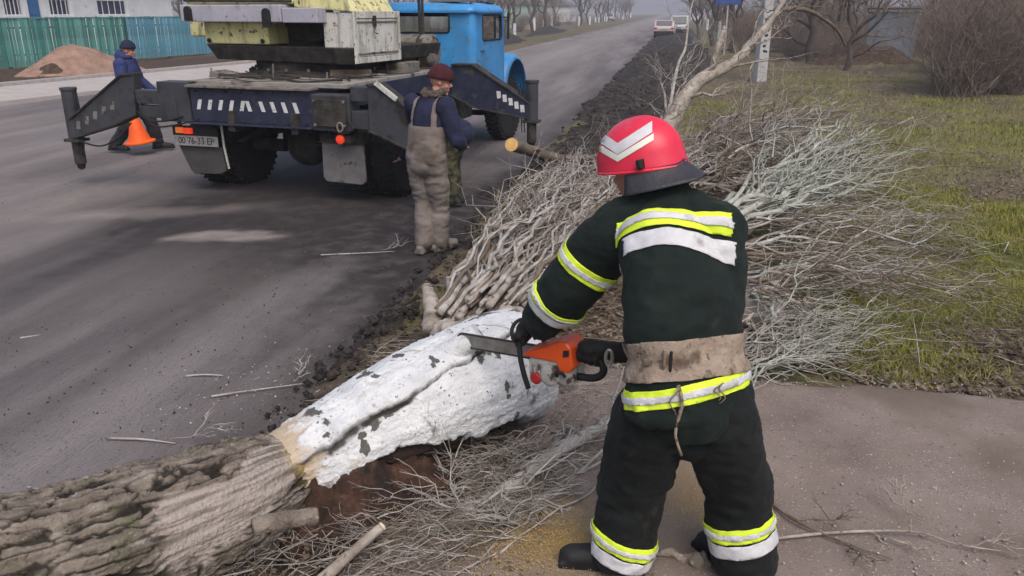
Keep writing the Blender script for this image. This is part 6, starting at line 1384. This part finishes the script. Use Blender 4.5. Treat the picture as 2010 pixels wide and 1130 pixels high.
for k in range(46):     # roadside avenue, whitewashed trunks
    side = k % 2; y = 62 + (k // 2) * 11 + rnd.uniform(-3, 3); x = (road_l(y) - 4.5 - rnd.uniform(0, 4)) if side else (road_r(y) + 5.0 + rnd.uniform(0, 4))
    tree('bare roadside tree with whitewashed foot, left of the road' if side else 'bare roadside tree with whitewashed foot, right of the road beyond the cars', x, y, rnd.randrange(3), rnd.uniform(.8, 1.15), 'roadside trees on the house side' if side else 'roadside trees on the garden side', True)
for k in range(36):     # garden trees right
    y = rnd.uniform(44, 120); x = rnd.uniform(8, 60) * y / 70 + 4; tree('bare garden tree in the hazy orchard behind the shed', x, y, rnd.choice((0, 1, 2, 3, 4)), rnd.uniform(.7, 1.1), 'orchard trees behind the shed')
for k in range(14):
    c = G(1530 + 480 * rnd.random(), 88 + 16 * rnd.random()); tree('bare fruit tree in the dense row around the shed', c.x, c.y, rnd.choice((3, 4, 3, 0)), rnd.uniform(.8, 1.15), 'fruit trees around the shed')
for k in range(26):     # gardens left, beyond the fence
    y = rnd.uniform(60, 170); x = -rnd.uniform(18, 60) * y / 80 - 4; tree('bare garden tree behind the houses across the road', x, y, rnd.randrange(5), rnd.uniform(.7, 1.1), 'garden trees across the road')
def shrub_mesh(seed, n=46, h=2.6):
    rr = random.Random(seed); mb = MB()
    def stem(p, d, L, rad, lev):
        e = p + d * L; e.z -= .10 * L * L * .5; k = 6 if lev == 0 else 4; w = wavy(p, e, k, L * .13, rr.randrange(99999), .05 * L); mb.tube(w, [rad * (1 - .7 * i / (k - 1)) for i in range(k)], 4 if lev == 0 else 3, caps=False)
        if lev < 2:
            for _ in range(5 if lev == 0 else 3):
                i = rr.randrange(1, k); nd = (d + Vector((rr.gauss(0, .55), rr.gauss(0, .55), rr.gauss(.05, .4)))).normalized(); stem(Vector(w[i]), nd, L * rr.uniform(.3, .55), rad * .55, lev + 1)
    for _ in range(n):
        a = rr.uniform(0, 6.28); q = rr.uniform(0, .55); stem(Vector((q * math.cos(a), q * math.sin(a), -.05)), Vector((rr.gauss(0, .45), rr.gauss(0, .45), 1)).normalized(), h * rr.uniform(.5, 1.1), rr.uniform(.007, .015), 0)
    return mb.mesh('stems')
SV = [shrub_mesh(30 + k, 40 + 6 * k, 2.2 + .3 * k) for k in range(4)]
for m in SV: m.materials.append(MATS['twig_brown'])
def shrub(label, x, y, s, group):
    t = thing('bare_shrub', label, 'shrub', (x, y, 0), rnd.uniform(0, 6.28), group); t.scale = (s, s, s * rnd.uniform(.85, 1.15)); ob('stems', SV[rnd.randrange(4)], None, t)
for k in range(30):
    px = 1850 + 260 * rnd.random() ** .8; c = G(px, 208 - 70 * rnd.random() - max(0, 1880 - px) * .6); shrub('leafless brown shrub in the thicket edging the grass', c.x, c.y, rnd.uniform(.8, 1.25), 'thicket edging the grass')
for k in range(40):
    px = rnd.choice((1540 + 140 * rnd.random(), 1810 + 220 * rnd.random())); c = G(px, 92 + 16 * rnd.random()); shrub('leafless brown shrub behind the rubble and shed', c.x, c.y, rnd.uniform(.7, 1.2), 'shrubs around the shed')
for k in range(16):
    c = G(1535 + 145 * rnd.random(), 104 + 24 * rnd.random()); shrub('leafless brown shrub between the concrete pole and the rubble heap', c.x, c.y, rnd.uniform(.45, .8), 'shrubs between the pole and the rubble')
for k in range(20):
    y = rnd.uniform(42, 95); x = road_r(y) + 4.0 + .02 * y + rnd.uniform(0, 3.5); shrub('leafless shrub lining the bank beyond the concrete pole', x, y, rnd.uniform(.6, 1.1), 'shrubs lining the bank')
for k in range(30):
    y = rnd.uniform(50, 150); x = road_l(y) - 6 - rnd.uniform(0, 8); shrub('leafless shrub on the far verge across the road', x, y, rnd.uniform(.6, 1.0), 'shrubs on the far verge')
# distant houses across the road
def far_house(label, x, y, rz, w, d, h, wall, wins=3):
    t = thing('house', label, 'house', (x, y, 0), rz); ob('wall', MB().box((0, 0, h / 2), (d, w, h)), wall, t)
    ob('roof', MB().prism([(-d / 2 - .3, h - .05), (d / 2 + .3, h - .05), (0, h + 1.9)], 'y', -w / 2 - .4, w / 2 + .4), 'roof_slate', t)
    for k in range(wins):
        u = -w / 2 + w * (k + .5) / wins; wi = ob('window', MB().box((d / 2 + .005, u, h * .56), (.05, 1.0, 1.1)), 'window_glass', t); ob('frame', MB().box((d / 2 + .035, u, h * .56), (.03, .07, 1.1)), 'white_wall', wi); ob('sill', MB().box((d / 2 + .06, u, h * .56 - .58), (.12, 1.2, .06)), 'white_wall', wi)
    return t
c = G(1020, 60); far_house('white house with grey roof past the blue cab', c.x - 9, c.y + 12, R(-3), 10, 7, 3.4, 'white_wall'); far_house('pale green house farther along across the road', c.x - 7, c.y + 42, R(-3), 12, 7, 3.2, 'pale_green'); far_house('small white house far down the road', c.x - 6, c.y + 85, R(-2), 9, 7, 3.2, 'white_wall')
pf = thing('panel_fence', 'pale green panel fence before the white house across the road', 'fence', (c.x - 3.6, c.y + 2, 0))
for k in range(12): ob('panel', MB().box((.02 * k, 1.25 + 2.5 * k, .75), (.05, 2.4, 1.45)), 'pale_green', pf); ob('post', MB().box((.02 * k, 2.5 * k, .8), (.1, .1, 1.6)), 'concrete', pf)
# ============================================================ HAZE
hz = MB().box((0, 480, 8.5), (900, 1100, 20)); h = ob('haze', hz)
hm = bpy.data.materials.new('haze'); hm.use_nodes = True; nt = hm.node_tree
for n in list(nt.nodes):
    if n.type == 'BSDF_PRINCIPLED': nt.nodes.remove(n)
pv = nt.nodes.new('ShaderNodeVolumePrincipled'); pv.inputs['Color'].default_value = (0.80, 0.80, 0.90, 1); pv.inputs['Density'].default_value = 0.0015
nt.links.new(pv.outputs[0], nt.nodes['Material Output'].inputs['Volume'])
h.data.materials.append(hm); h['kind'] = 'stuff'
